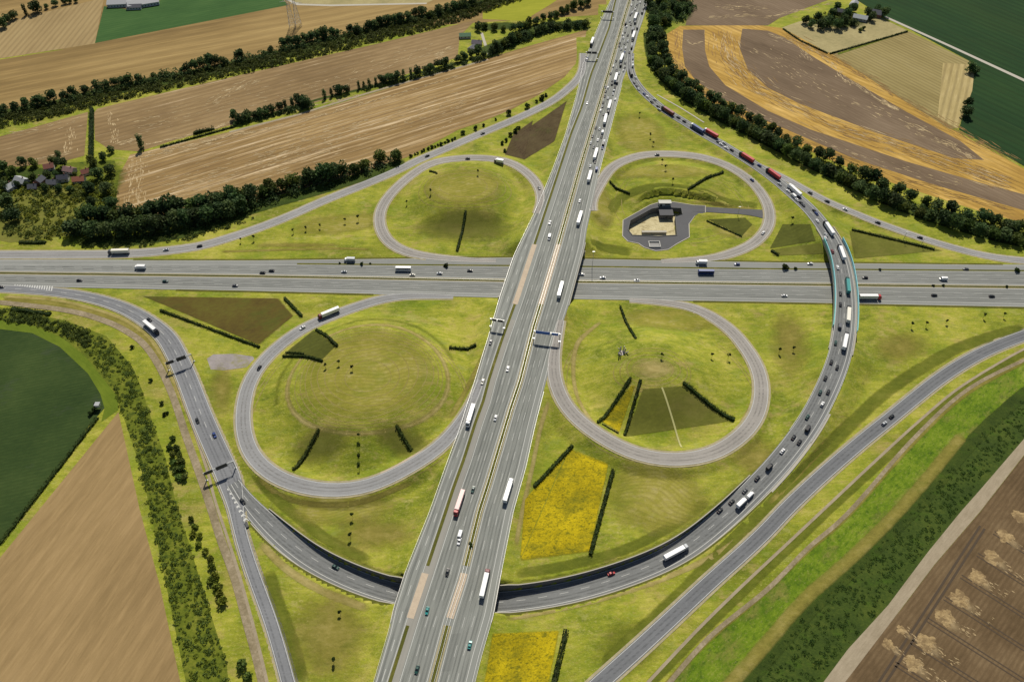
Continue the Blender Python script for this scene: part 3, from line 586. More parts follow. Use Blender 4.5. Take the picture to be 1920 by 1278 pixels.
def rings(px, py, rx, ry, fr, m, wd=1.5, a0=0, a1=360, op=.78):
    c = gp(px, py)
    for f in fr:
        pts = []
        for k in range(0, 41):
            a = R(a0+(a1-a0)*k/40); wob = 1+.03*math.sin(3*a+f*9)
            pts.append(Vector((c.x+math.cos(a)*rx*f*wob, c.y+math.sin(a)*ry*f*wob, 0)))
        szz[0] += .0006; rws = [shift(pts, wd*q) for q in (.5, 0, -.5)]; n = len(pts); vs = []; fd = []; fs = []
        for r_, fv in zip(rws, (.15, op, .15)):
            for q in r_: q.z = HT(q.x, q.y)+szz[0]; vs.append(q); fd.append(fv)
        for r_ in range(2):
            for i in range(n-1): fs.append(((r_+1)*n+i, r_*n+i, r_*n+i+1, (r_+1)*n+i+1))
        struct(setfade(mk('mowing_line', vs, fs, sm(m)), fd))
rings(690,705,50,44,(.3,.42,.55,.66,.76,.84,.90,.96,1.02),M_STRAWG,1.3); 
rings(690,705,51,45,(1.03,),M_STRAWG,4.5,op=1.05); rings(690,705,58,52,(1.03,),M_LUSH,7,20,200,op=.6); rings(870,350,40,28,(.5,.7,.85,.97),M_STRAWG,1.5); rings(1225,692,22,16,(.4,.6,.8,1.0,1.15),M_STRAWG,1.4)
rings(1235,705,66,66,(.93,.97),M_STRAWG,1.4,150,400); rings(668,745,74,70,(.93,.97),M_STRAWG,1.6,130,420); rings(1275,385,56,50,(.9,1.0),M_STRAWG,1.4)

band([(1142,400),(1160,375),(1200,356),(1250,350),(1310,358),(1350,374),(1425,384)],13,M_LUSH); band([(1300,372),(1350,384),(1425,390)],5,M_DRY)
band([(1096,458),(1130,464),(1190,474)],14,M_LUSH)
band([(1925,612),(1860,630),(1790,655),(1720,695),(1652,742),(1590,800),(1530,860),(1450,940),(1380,1006),(1285,1106),(1200,1185),(1125,1255)],11,M_LUSH)
band([(1420,985),(1340,1040),(1240,1085),(1140,1118),(1040,1142),(940,1158)],4.5,M_STRAWG); band([(1560,820),(1500,885),(1440,950)],6,M_DRY)
band([(1330,935),(1260,985),(1170,1030),(1060,1060),(960,1074)],8,M_LUSH); band([(700,1055),(620,1015),(560,970),(510,925),(475,880)],9,M_LUSH)
band([(500,1060),(520,1130),(545,1200),(570,1290)],10,M_LUSH); band([(485,1010),(530,1060),(600,1105),(700,1145)],6,M_STRAWG)
blob(640,950,34,14,M_MOWN,0,inner=.2); blob(700,1000,36,18,M_DRY,0,inner=.1); blob(620,1190,32,40,M_DRY,.2,inner=.1); blob(1230,930,34,28,M_MOWN,0,inner=.1)
blob(1480,640,22,50,M_DRY,-.2,inner=.1); blob(1420,860,30,22,M_DRY,.4,inner=.1); blob(1690,650,34,20,M_DRY,.4,inner=.1); blob(415,730,12,34,M_DRY,.3,inner=.1); blob(1180,1210,30,20,M_LUSH,.5,inner=.1)
blob(640,420,44,14,M_MOWN,.2,inner=.2); blob(560,460,50,5,M_DRY,0,inner=.2); band([(410,472),(540,468),(640,466),(700,468)],4,M_DRY); blob(1200,250,26,40,M_MOWN,.1,inner=.2)
blob(1125,385,14,30,M_MOWN,0,inner=.2); blob(1380,430,20,12,M_MOWN,0,inner=.3); blob(1260,600,40,14,M_MOWN,0,inner=.2); blob(1240,320,50,12,M_MOWN,0,inner=.2)
band([(1130,600),(1085,640),(1075,700),(1090,760),(1135,815),(1200,840)],4,M_STRAWG); band([(940,580),(915,650),(880,720),(840,790)],6,M_DRY); band([(1060,620),(1055,560)],5,M_DRY)
band([(0,556),(100,562),(190,584),(250,610),(295,655),(330,720),(365,800),(400,880)],5,M_STRAWG); band([(0,561),(120,572),(210,598),(262,628),(292,668),(318,728)],6,M_DRY)
band([(1031,745),(1014,800),(997,880),(979,960),(966,1030)],3.5,M_STRAWG); band([(480,890),(520,925),(590,945),(680,940),(780,900)],4,M_DRY)
band([(475,800),(480,850),(510,885),(570,903),(650,905)],3,M_STRAWG); band([(1410,690),(1412,750),(1385,800)],4,M_STRAWG)
M_CHAFF = mat_ground('loose_straw', [(0.33, C(.37,.27,.14)), (0.67, C(.56,.44,.26))], angle=.3, big=.1, fine=.7, stretch=6, bump=.4)
def flecks(pix, spread, n, name='loose_straw', m=None, a=None, ln=(2, 9)):
    """one mesh of many ragged wisps of straw strewn along a line"""
    pw = [P(x, y, 0) for x, y in pix]; vs = []; fs = []
    for k in range(n):
        t = random.random()*(len(pw)-1); i = int(t); q = pw[i].lerp(pw[i+1], t-i); d = (pw[i+1]-pw[i]).normalized(); nn = Vector((-d.y, d.x, 0))
        q = q+nn*random.gauss(0, spread*.45); an = (math.atan2(d.y, d.x) if a is None else a)+random.gauss(0, .12); u = Vector((math.cos(an), math.sin(an), 0)); v = Vector((-u.y, u.x, 0)); L = random.uniform(*ln); w_ = random.uniform(.10, .42); b = len(vs); z = Vector((0,0,.19+.0001*k)); m_ = 6
        for j_ in range(m_+1):
            x = -L/2+L*j_/m_; ww = w_*math.sin(math.pi*(j_+.35)/(m_+.7))*random.uniform(.5, 1.4); c_ = q+u*x+v*random.uniform(-.2,.2)+z; vs += [c_+v*ww, c_-v*ww]
        for j_ in range(m_): fs.append((b+2*j_, b+2*j_+1, b+2*j_+3, b+2*j_+2))
    return struct(mk(name, vs, fs, m or M_CHAFF))
for pz, wd, nn_ in (([(246,300),(244,345),(238,385)],3,40),([(264,300),(260,345),(258,385)],7,70),([(330,278),(420,258),(520,238),(640,206),(760,172),(860,142)],3,240),([(255,296),(320,282),(410,264)],7,90),([(276,270),(340,258),(400,242),(432,228)],2.5,80),([(395,192),(440,168),(485,150)],8,80),([(208,212),(212,245),(215,270)],5,50),([(222,270),(252,262)],5,30),([(132,240),(134,265),(128,285)],5,40),([(60,300),(110,292),(130,285)],4,30),([(815,106),(835,96),(848,88)],6,50),([(520,215),(600,196),(680,178)],2.5,60),
               ([(1440,66),(1495,82),(1520,115)],7,60),([(1500,80),(1560,118),(1592,160)],4,60),([(1592,150),(1650,188),(1682,206)],3.5,110),([(1700,232),(1740,246)],5,30),([(1750,262),(1790,275),(1822,296)],5,60),([(1330,33),(1400,29),(1450,33)],5,70),([(1450,30),(1500,20),(1560,6)],4,60),([(1340,12),(1440,16)],10,50),([(1285,75),(1298,84),(1318,78)],2,20),([(480,300),(600,262),(760,222),(900,180)],38,300),([(300,360),(450,325),(640,285)],36,260),([(250,235),(420,200),(640,150),(820,90)],20,160),([(1300,150),(1420,215),(1600,290),(1800,345)],7,90),([(1420,90),(1560,170),(1760,260)],22,110),([(20,250),(90,240),(150,225)],10,40)):
    flecks(pz, wd, nn_)
flecks([(1270,60),(1268,110),(1290,152),(1360,200),(1500,262),(1700,340),(1900,395)], 6, 260, 'straw_rows', mat_plain('dark_straw_rows', C(.25,.145,.045), .95), ln=(6,18)); flecks([(1355,58),(1365,110),(1420,165),(1560,235),(1760,300),(1900,350)], 16, 420, 'straw_rows', mat_plain('dark_straw_rows', C(.25,.145,.045), .95), ln=(6,18))
flecks([(1355,58),(1365,110),(1420,165),(1560,235),(1760,300),(1900,350)], 16, 260, 'straw_rows', M_CHAFF, ln=(6,18)); flecks([(1480,66),(1600,130),(1760,225),(1900,300)], 9, 260, 'straw_rows', mat_plain('dark_straw_rows', C(.25,.145,.045), .95), ln=(6,18))
band([(1372,1310),(1455,1213),(1538,1122),(1625,1042),(1724,942),(1838,812),(1940,725),(2030,690)],10,M_UNDER2,'undergrowth_floor'); band([(1345,1310),(1430,1213),(1510,1122),(1595,1046),(1695,946),(1808,812)],9,M_DRY)
band([(1235,1300),(1320,1206),(1430,1112),(1510,1035),(1590,965),(1710,832),(1812,738),(1925,676)],4,M_DRY)
band([(1210,1290),(1310,1190),(1395,1108),(1490,1018),(1570,942),(1650,870),(1728,797),(1800,736),(1868,692),(1930,656)],6,M_LUSH)
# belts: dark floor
band([(150,448),(240,452),(330,440),(400,420),(470,394),(560,368),(640,345),(720,318),(762,300)],16,M_UNDER2,'undergrowth_floor')  # undergrowth, with the tall belt's cast shade towards the slip road painted in
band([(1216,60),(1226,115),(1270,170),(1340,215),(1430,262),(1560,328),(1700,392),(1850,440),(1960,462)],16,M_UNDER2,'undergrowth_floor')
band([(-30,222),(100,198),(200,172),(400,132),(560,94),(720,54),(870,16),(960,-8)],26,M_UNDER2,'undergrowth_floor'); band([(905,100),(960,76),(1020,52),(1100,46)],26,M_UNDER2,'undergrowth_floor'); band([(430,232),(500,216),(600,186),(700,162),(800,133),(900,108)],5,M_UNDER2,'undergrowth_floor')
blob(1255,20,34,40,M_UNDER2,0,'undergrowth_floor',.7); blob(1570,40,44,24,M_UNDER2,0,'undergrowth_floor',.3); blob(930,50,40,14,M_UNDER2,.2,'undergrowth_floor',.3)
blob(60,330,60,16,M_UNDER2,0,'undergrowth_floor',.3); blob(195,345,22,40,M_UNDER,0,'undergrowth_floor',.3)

# ------------------------------------------------------------------ roads
L_, S_, M_, Rr_ = ns_line(NSL), ns_line(NSS), ns_line(NSM), ns_line(NSR)
def sub(A, y0, y1):
    return [p for p, y in zip(A, ys) if y0 <= y <= y1]
ys = [-60]+[y for y in NSY if -60 < y < 1340]+[1340]
struct(ribbon('motorway', L_, Rr_, M_NS, 0, 1.6))
struct(ribbon('motorway_verge', shift(L_, -1.3), shift(Rr_, 1.3), M_SHOULD, -0.08, 1.5)) if False else None
def strip_between(name, C0, wl, wr, y0, y1, m, dz):
    A = sub(C0, y0, y1); return struct(ribbon(name, shift(A, wl), shift(A, -wr), m, dz))
# travel is drawn from top to bottom, so 'left' of the polyline is east
for (y0, y1) in ((-60, 458), (570, 1072), (1164, 1340)):
    strip_between('median', M_, 2.0, 2.0, y0, y1, M_SHOULD, .05)
    strip_between('median', M_, 1.3, 1.3, y0, y1, M_MEDG, .09)
    if y0 > 500 or y0 < 0: strip_between('dividing_strip', S_, .9, .9, y0, y1, M_MEDG, .09)
for (y0, y1) in ((455, 573), (1068, 1168)):
    strip_between('median', M_, 1.9, 1.9, y0, y1, M_TAN, .06); strip_between('dividing_strip', S_, 1.9, 1.9, y0, y1, M_TAN, .06)
strip_between('hard_shoulder', S_, 4.2, 1.0, 590, 1340, asphalt('pale_shoulder_surface', (.275,.265,.235), ANG_NS, 40), .026)
pt = Paint()
S2 = shift(S_, 4.8); M1 = shift(M_, -2.8); M2 = shift(M_, 2.8); S1 = shift(S_, -1.4); L1 = shift(L_, 1.0); R1 = shift(Rr_, -1.2); R2 = shift(Rr_, -4.2)
for A in (S2, M1, M2, S1, L1, R2): pt.line(A, .26, .045)
pt.line(R1, .25, .045)
for f in (.33, .66): pt.line(lerp(S2, M1, f), .17, .046, 6, 9); pt.line(lerp(M2, R2, f), .17, .046, 6, 9)
pt.line(lerp(L1, S1, .5), .25, .046, 6, 9)
pt.build('motorway_markings')
def wear_mat(name, c, angle, amt=.5):
    m = soften(asphalt(name, c, angle, 60), name+'_worn', 0, 1); n = m.node_tree; mr = [x for x in n.nodes if x.type == 'MAP_RANGE'][-1]
    L = n.links.new; g = n.nodes.new('ShaderNodeNewGeometry'); mp = n.nodes.new('ShaderNodeMapping'); mp.vector_type = 'TEXTURE'; mp.inputs['Rotation'].default_value = (0,0,angle); L(g.outputs['Position'], mp.inputs[0])
    m2 = n.nodes.new('ShaderNodeMapping'); m2.inputs['Scale'].default_value = (.06, 1, 1); L(mp.outputs[0], m2.inputs[0]); t = n.nodes.new('ShaderNodeTexNoise'); t.inputs['Scale'].default_value = .8; t.inputs['Detail'].default_value = 6; L(m2.outputs[0], t.inputs[0])
    L(t.outputs['Fac'], mr.inputs[0]); mr.inputs[1].default_value = .35; mr.inputs[2].default_value = .68; mr.inputs[4].default_value = amt; return m
def build_wear(p_, name, m): return struct(mk(name, p_.v, p_.f, m))
wn = Paint(); wl = Paint()
for f in (.165, .5, .83):
    for A in (lerp(S2, M1, f), lerp(M2, R2, f)):
        for o in (-.95, .95): wn.line(shift(A, o), .9, .030)
    wl.line(lerp(S2, M1, f), .8, .028); wl.line(lerp(M2, R2, f), .8, .028)
for f in (.25, .75): wn.line(lerp(L1, S1, f), 1.6, .030)
build_wear(wn, 'tyre_wear', wear_mat('dark_tyre_wear', (.165,.172,.16), ANG_NS)); build_wear(wl, 'lane_polish', wear_mat('pale_lane_polish', (.30,.31,.28), ANG_NS))
ps = Paint()
for (y0, y1, A, B) in ((700,860,S2,M1),(200,330,M2,R2),(1180,1260,M2,R2),(600,690,M2,R2)):
    a_ = sub(A, y0, y1); b_ = sub(B, y0, y1)
    for i in range(len(a_)-1):
        m0 = a_[i].lerp(b_[i], .02); m1 = a_[i].lerp(b_[i], .34); m2_ = a_[i+1].lerp(b_[i+1], .34); m3 = a_[i+1].lerp(b_[i+1], .02); ps.poly([q+Vector((0,0,.024)) for q in (m0, m1, m2_, m3)])
build_wear(ps, 'resurfaced_lane', asphalt('darker_resurfacing', (.20,.207,.19), ANG_NS, 40))
T_, Cc, Me_, B_ = ew_line(EWT), ew_line(EWC), ew_line(EWM), ew_line(EWB)
struct(ribbon('cross_motorway', T_, B_, M_EW, 0, .8))
def ewstrip(name, b, x0, x1, wd, m, dz):
    A = ew_line(b, x0, x1); struct(ribbon(name, shift(A, wd/2), shift(A, -wd/2), m, dz))
ewstrip('median', EWM, -80, 2000, 3.4, M_SHOULD, .04); ewstrip('median', EWM, -80, 2000, 2.0, M_MEDG, .07)
ewstrip('dividing_strip', EWC, 557, 2000, 1.7, M_MEDG, .05)
ewstrip('verge', EWT, 250, 1880, 1.8, M_MEDG, .03); ewstrip('verge', [q+.6 for q in EWB], 330, 700, 1.6, M_MEDG, .03); ewstrip('verge', [q+.6 for q in EWB], 1300, 2000, 1.6, M_MEDG, .03)  # dark border strips paint in the shade of crash barrier and ditch
pe = Paint()
a_ = shift(Cc, -1.3); b_ = shift(Me_, 2.4); c_ = shift(Me_, -2.4); d_ = shift(B_, 1.0)
for A in (a_, b_, c_, d_, shift(T_, -1.2)): pe.line(A, .3, .045)
pe.line(shift(B_, 3.6), .3, .045)
d2 = shift(B_, 3.6)
for f in (.3, .62): pe.line(lerp(a_, b_, f), .17, .046, 6, 9)
for f in (.33, .66): pe.line(lerp(c_, d2, f), .17, .046, 6, 9)
for k in range(16): # chevron area where the southbound slip road leaves
    x = 28+k*4.6; y = 533.6+k*0.35; hgt = 1.0+k*.33
    pe.poly([P(x, y-hgt*.5, .05), P(x+2.2, y-hgt*.5, .05), P(x+.6, y+hgt, .05), P(x-1.6, y+hgt, .05)][::-1])
pe.build('cross_motorway_markings')
wn = Paint()
for f in (.16, .48, .8):
    for A in (lerp(a_, b_, f), lerp(c_, d2, f)):
        for o in (-.95, .95): wn.line(shift(A, o), .9, .030)
build_wear(wn, 'tyre_wear', wear_mat('dark_cross_wear', (.155,.16,.152), 0.0))
RM = {'ne_loop': M_LOOP, 'nw_loop': M_LOOP, 'sw_loop': asphalt('grey_loop_asphalt', (.255,.255,.255), 0, 1), 'se_loop': M_LOOP, 'arc': M_ARC, 'west': asphalt('west_slip_asphalt', (.20,.205,.215), 0, 1), 'nw_ramp': M_NRAMP, 'ne_ramp': M_NRAMP, 'se_ramp': M_RAMP, 'service': M_YARD}
for k, r in roads.items():
    struct(ribbon(r.name, r.edge(1), r.edge(-1), RM[k], r.zoff, .9))
    if k in ('nw_loop', 'ne_loop', 'sw_loop', 'se_loop', 'nw_ramp', 'ne_ramp', 'se_ramp', 'west'):
        struct(ribbon('verge', r.edge(1, 1.3), r.edge(-1, 1.3), M_SHOULD, r.zoff-.12, .6))
    if k not in ('service',):
        wn = Paint()
        for o in ((-1.2, 1.2) if k not in ('arc', 'west') else (-2.8, -.9, 2.6, 4.4)): wn.line(r.off(o), .9, r.zoff+.012)
        build_wear(wn, 'tyre_wear', wear_mat('ramp_wear_'+k, {'arc': (.135,.139,.137), 'west': (.155,.16,.168), 'se_ramp': (.128,.133,.14)}.get(k, (.225,.213,.196)), 0.0, .4))
    q = Paint()
    if k != 'service':
        n = len(r.c)
        q.line(r.edge(1, -.55), .26, r.zoff+.02); q.line(r.edge(-1, -.55), .26, r.zoff+.02)
        if k == 'arc':
            q.line(r.edge(-1, -2.7), .3, r.zoff+.02); q.line(r.off(.9), .2, r.zoff+.021, 5, 7)
        if k == 'west': q.line(r.off(.2, 0, 0, int(n*.62)), .22, r.zoff+.021, 5, 7)
        q.build(r.name+'_markings')
# chevrons at the west split
r = roads['arc']; q = Paint()
for k in range(8):
    t = k/7; cx = 427+t*34; cy = 915+t*55; hw_ = 1.2+t*3.2
    for sg in (-1, 1):
        q.poly([P(cx, cy, .12), P(cx+1.6, cy+3.2, .12), P(cx+1.6+sg*hw_*1.2, cy+3.2+hw_*.9, .12), P(cx+sg*hw_*1.2, cy+hw_*.9, .12)][::sg])
q.build('chevron_markings')

def ib0(): return [i for i, c in enumerate(roads['arc'].c) if c.z > 5][0]
# retaining walls of the sunken part of the curve
arc = roads['arc']
M_WALLD = mat_plain('shaded_wall_concrete', C(.17,.165,.15), .9)  # shade of the sunken wall face put into a darker concrete
def wall_run(i0, i1, side, name, label):
    inner = arc.edge(side, .25, 0, i0, i1); cop = arc.edge(side, .75, 0, i0, i1); outer = arc.edge(side, 2.3, 0, i0, i1)
    e = empty(name, inner[len(inner)//2].xy.to_3d()); inv = Vector(e.location); tops = []
    for a, b in zip(inner, outer):
        tops.append(min(max(HT(b.x+(b.x-a.x)*.6, b.y+(b.y-a.y)*.6), 0.0), 1.2)+.3)
    f = lambda P_, zz: [Vector((p.x, p.y, z))-inv for p, z in zip(P_, zz)]
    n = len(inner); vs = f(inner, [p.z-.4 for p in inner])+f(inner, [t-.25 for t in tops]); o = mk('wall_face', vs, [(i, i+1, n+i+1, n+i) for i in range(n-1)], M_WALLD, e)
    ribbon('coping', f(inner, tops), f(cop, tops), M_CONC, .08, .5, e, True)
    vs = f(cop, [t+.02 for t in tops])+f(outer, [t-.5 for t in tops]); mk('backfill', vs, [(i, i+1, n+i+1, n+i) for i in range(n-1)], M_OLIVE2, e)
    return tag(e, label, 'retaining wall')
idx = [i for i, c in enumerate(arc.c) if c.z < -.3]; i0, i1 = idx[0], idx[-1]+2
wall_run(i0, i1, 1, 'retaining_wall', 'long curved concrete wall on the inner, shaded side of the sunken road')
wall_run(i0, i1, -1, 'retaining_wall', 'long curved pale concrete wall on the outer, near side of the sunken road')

ka = idx[-1]+2
struct(ribbon('concrete_apron', arc.edge(-1, 1.6, 0, idx[-1]-6, ib0()), arc.edge(-1, 0, 0, idx[-1]-6, ib0()), M_CONC, .06, .5))
# bridges
def parapet(A, B_side, name, parent, m, h=1.0, t=.35, base=-.1):
    return ribbon(name, A, shift(A, t*B_side), m, h, h-base, parent, True)
def bridge(name, y0, y1, label, fas=1.3):
    e = empty(name, P(colx(NSM, (y0+y1)/2), (y0+y1)/2, ns_z((y0+y1)/2)-1)); inv = Vector(e.location)
    rel = lambda A: [q-inv for q in A]
    A = ns_line(NSL, y0, y1); B = ns_line(NSR, y0, y1)
    ribbon('deck', rel(shift(A, -.5)), rel(shift(B, .5)), M_CONC, -.1, fas, e, True)
    for q, s in ((shift(A, -.5), 1), (shift(B, .5), -1)): ribbon('parapet', rel(q), rel(shift(q, .4*s)), M_CONC, .7, .8, e, True)
    tag(e, label, 'bridge'); return e, inv
e, inv = bridge('motorway_bridge', 455, 573, 'wide concrete bridge carrying the jammed motorway over the cross motorway')
for f in (.04, .36, .64, .96):
    a = P(colx(NSL, 455+f*118), 455+f*118, 0); b = P(colx(NSR, 455+f*118), 455+f*118, 0)
    a = P(interp(f,[0,1],[968,932]), interp(f,[0,1],[476,568]), 0); b = P(interp(f,[0,1],[1098,1062]), interp(f,[0,1],[476,568]), 0)
    d = (b-a).normalized(); nn = Vector((-d.y, d.x, 0))*.6
    vs = [a-nn-inv, b-nn-inv, b+nn-inv, a+nn-inv]; vs = [Vector((v.x, v.y, -inv.z-.5)) for v in vs]+[Vector((v.x, v.y, -1.2)) for v in vs]
    mk('pier', vs, [(0,1,5,4),(1,2,6,5),(2,3,7,6),(3,0,4,7),(4,5,6,7)], M_CONC, e)
bridge('motorway_bridge', 1070, 1166, 'concrete motorway bridge crossing above the sunken curved road')
# flyover
ib = [i for i, c in enumerate(arc.c) if c.z > 7.3]; j0, j1 = ib[0], ib[-1]+1
mid = arc.c[(j0+j1)//2]; e = empty('flyover_bridge', (mid.x, mid.y, 0)); inv = Vector((mid.x, mid.y, 0)); rel = lambda A: [q-inv for q in A]
ribbon('deck', rel(arc.edge(1, .9, 0, j0, j1)), rel(arc.edge(-1, .9, 0, j0, j1)), M_CONC, -.05, 1.7, e, True)
for s in (1, -1):
    ribbon('parapet', rel(arc.edge(s, .9, 0, j0, j1)), rel(arc.edge(s, .45, 0, j0, j1)), M_CONC, .8, .9, e, True)
    k0, k1 = j0+4, j1-3
    ribbon('noise_barrier', rel(arc.edge(s, .95, 0, k0, k1)), rel(arc.edge(s, .6, 0, k0, k1)), M_CYAN, 3.4, 2.5, e, True)
def nearest_i(px, py, z):
    q = P(px, py, z); return min(range(len(arc.c)), key=lambda i: (arc.c[i].xy-q.xy).length)
for (px, py) in ((1574,484),(1585,534),(1586,585)):
    i = nearest_i(px, py, 8); c = arc.c[i]; n = arc.nrm[i]; b = MB()
    for s in (-4, 0, 4): q = c+n*s-inv; b.cyl((q.x,q.y,-.3), (q.x,q.y,6.4), .7, .7, 10)
    b.build('pier', M_CONC, e)
tag(e, 'curved flyover with cyan noise barriers crossing above the cross motorway', 'bridge')

# guard rails: rail + posts
def rail(A, label, dz=.0, ground=True, spacing=4.0):
    e = empty('guard_rail', A[0]); inv = A[0].copy(); b = MB()
    ribbon('rail', [q-inv for q in shift(A, .06)], [q-inv for q in shift(A, -.06)], M_STEEL, .82+dz, .32, e, True)
    d = 0; nxt = 0
    for i in range(len(A)-1):
        L = (A[i+1]-A[i]).length
        while nxt < d+L:
            q = A[i].lerp(A[i+1], (nxt-d)/L)-inv; b.box(q.x-.06, q.x+.06, q.y-.14, q.y-.08, q.z-.1+dz, q.z+.7+dz); nxt += spacing
        d += L
    o = b.build('post', M_STEEL, e); o['kind'] = 'stuff'
    tag(e, label, 'guard rail'); return e
rail(shift(M_, .9), 'steel guard rail along the east side of the central motorway median')
rail(shift(M_, -.9), 'steel guard rail along the west side of the central motorway median')
rail(ew_line(EWM), 'steel guard rail along the median of the cross motorway')
rail(shift(L_, -.3), 'steel guard rail along the far left edge of the jammed motorway')
rail(shift(ns_line(NSR, 160, 330), .3), 'short steel guard rail on the right motorway edge above the upper right loop')
rail(shift(ns_line(NSR, 735, 1340), .3), 'steel guard rail on the right motorway edge below the lower right loop')
n = len(arc.c)
rail(arc.edge(-1, .1, 0, int(n*.42), j0+2), 'steel guard rail on the outer edge of the curve below the cyan flyover')
rail(arc.edge(1, .1, 0, int(n*.42), j0+2), 'steel guard rail on the inner edge of the curve below the cyan flyover')
rail(roads['sw_loop'].edge(-1, .5, 0, 12, len(roads['sw_loop'].c)-14), 'steel guard rail round the inside of the lower left loop') if False else None
rail(roads['west'].edge(-1, .6, 0, 14, 70), 'steel guard rail on the outer edge of the left slip road')

# ------------------------------------------------------------------ foliage
LEAF = {'dark': mat_leaf('dark_foliage', C(.032,.064,.022), C(.098,.145,.042)), 'mid': mat_leaf('green_foliage', C(.045,.075,.014), C(.120,.160,.030)),
        'scrub': mat_leaf('scrub_foliage', C(.070,.095,.010), C(.19,.215,.024)), 'hedge': mat_leaf('hedge_foliage', C(.018,.035,.006), C(.045,.072,.010)), 'yel': mat_leaf('yellowish_foliage', C(.10,.12,.010), C(.21,.21,.02)), 'bramble': mat_leaf('bramble_foliage', C(.032,.060,.010), C(.075,.115,.016))}
M_BARK = mat_plain('bark', C(.09,.065,.045), .9)
def leaf_quads(centres, size, jit=.5):
    """random leaf clumps around centres (n,3)"""
    n = len(centres); a = rng.normal(size=(n,3)); a[:,2] = np.abs(a[:,2])*.8+.3; a /= np.linalg.norm(a, axis=1)[:,None]
    t = rng.normal(size=(n,3)); t -= (t*a).sum(1)[:,None]*a; t /= np.linalg.norm(t, axis=1)[:,None]; b = np.cross(a, t)
    s = size*(1+jit*(rng.random(n)-.5)*2)[:,None]
    v = np.stack([centres+t*s, centres+b*s*.7, centres-t*s, centres-b*s*.7], 1)
    return v
def leaves_mesh(name, cen, size, m):
    v = leaf_quads(cen, size).reshape(-1, 3); n = len(cen)
    me = bpy.data.meshes.new(name); me.vertices.add(4*n); me.vertices.foreach_set('co', v.astype(np.float32).ravel())
    me.loops.add(4*n); me.loops.foreach_set('vertex_index', np.arange(4*n, dtype=np.int32)); me.polygons.add(n); me.polygons.foreach_set('loop_start', np.arange(0, 4*n, 4, dtype=np.int32))
    me.update(calc_edges=True); me.materials.append(m); return me
def crown_pts(n, r, h, z0, lobes=9, poplar=False):
    """points on an uneven crown: lobes of clumps"""
    out = []
    lc = []
    for k in range(lobes):
        a = random.uniform(0, 2*math.pi); rr = r*random.uniform(.25, .62); zz = z0+h*random.uniform(.22, .78)
        if poplar: rr *= .5; zz = z0+h*(k+.5)/lobes
        f = 1-abs((zz-z0)/h-.45)*.8
        lc.append((math.cos(a)*rr*f, math.sin(a)*rr*f, zz, r*random.uniform(.38, .6)*(.9 if poplar else 1)))
    for k in range(n):
        c = random.choice(lc); d = rng.normal(size=3); d /= np.linalg.norm(d); q = random.uniform(.72, 1.04)
        out.append((c[0]+d[0]*c[3]*q, c[1]+d[1]*c[3]*q, max(z0*.8, c[2]+d[2]*c[3]*q*(1.25 if poplar else .85))))
    return np.array(out)
def trunk_mb(h, r, limbs=5, spread=1.5):
    b = MB(); b.cyl((0,0,-.3), (0,0,h*.75), r, r*.45, 7)
    for k in range(limbs):
        a = k*2*math.pi/limbs+random.random(); z = h*random.uniform(.35, .6)
        b.cyl((0,0,z), (math.cos(a)*spread, math.sin(a)*spread, z+h*.25), r*.4, r*.15, 5)
    return b
kinds = {}
def tree_kind(key, n, r, h, z0, size, leaf, lobes, th, tr, variants=5, poplar=False):
    kinds[key] = []
    for k in range(variants):
        c = crown_pts(n, r, h, z0, lobes, poplar); me = leaves_mesh('crown', c, size, LEAF[leaf])
        t = trunk_mb(th, tr, 5, r*.5).mesh('trunk', M_BARK)
        kinds[key].append((me, t))
tree_kind('broad', 900, 5.9, 10.5, 1.0, .72, 'dark', 13, 10, .3, 7)
tree_kind('green', 800, 5.2, 9.0, .9, .68, 'mid', 12, 8, .25, 5)
tree_kind('poplar', 620, 4.4, 12.0, 1.0, .6, 'dark', 12, 11, .25, 4, True)
tree_kind('young', 170, 1.15, 2.6, 2.2, .30, 'hedge', 5, 4.2, .09, 4)
tree_kind('shrub', 260, 2.2, 3.0, .1, .42, 'mid', 7, 2, .12, 5)
tree_kind('darkshrub', 220, 1.6, 2.4, .0, .36, 'hedge', 6, 1.6, .1, 4)
tree_kind('yelshrub', 260, 2.2, 3.0, .1, .42, 'scrub', 7, 2, .12, 4)
CR = {'broad': 6.0, 'green': 5.0, 'poplar': 7.0, 'young': 3.5, 'shrub': 1.5, 'darkshrub': 1.2, 'yelshrub': 1.5}
NAME = {'broad': 'broadleaf_tree', 'green': 'broadleaf_tree', 'poplar': 'poplar_tree', 'young': 'young_tree', 'shrub': 'shrub', 'darkshrub': 'shrub', 'yelshrub': 'shrub'}
CAT = {'broad': 'tree', 'green': 'tree', 'poplar': 'tree', 'young': 'tree', 'shrub': 'shrub', 'darkshrub': 'shrub', 'yelshrub': 'shrub'}
def plant(px, py, kind, label, group=None, s=1.0, up=None):
    q = gp(px, py, 0, CR[kind]*s if up is None else up)
    e = empty(NAME[kind], (q.x, q.y, HT(q.x, q.y)-.05), random.uniform(0, 6.28)); e.scale = (s*random.uniform(.92,1.1), s*random.uniform(.92,1.1), s*random.uniform(.9,1.12))
    c, t = random.choice(kinds[kind]); from_mesh('crown', c, e); from_mesh('trunk', t, e)
    return tag(e, label, CAT[kind], group)
ones = ['','first','second','third','fourth','fifth','sixth','seventh','eighth','ninth','tenth','eleventh','twelfth','thirteenth','fourteenth','fifteenth','sixteenth','seventeenth','eighteenth','nineteenth']
tens = {2:'twent',3:'thirt',4:'fort',5:'fift',6:'sixt',7:'sevent',8:'eight',9:'ninet'}
def ordn(n):
    if n < 20: return ones[n]
    t, o = divmod(n, 10)
    return tens[t]+'ieth' if o == 0 else tens[t]+'y-'+ones[o]
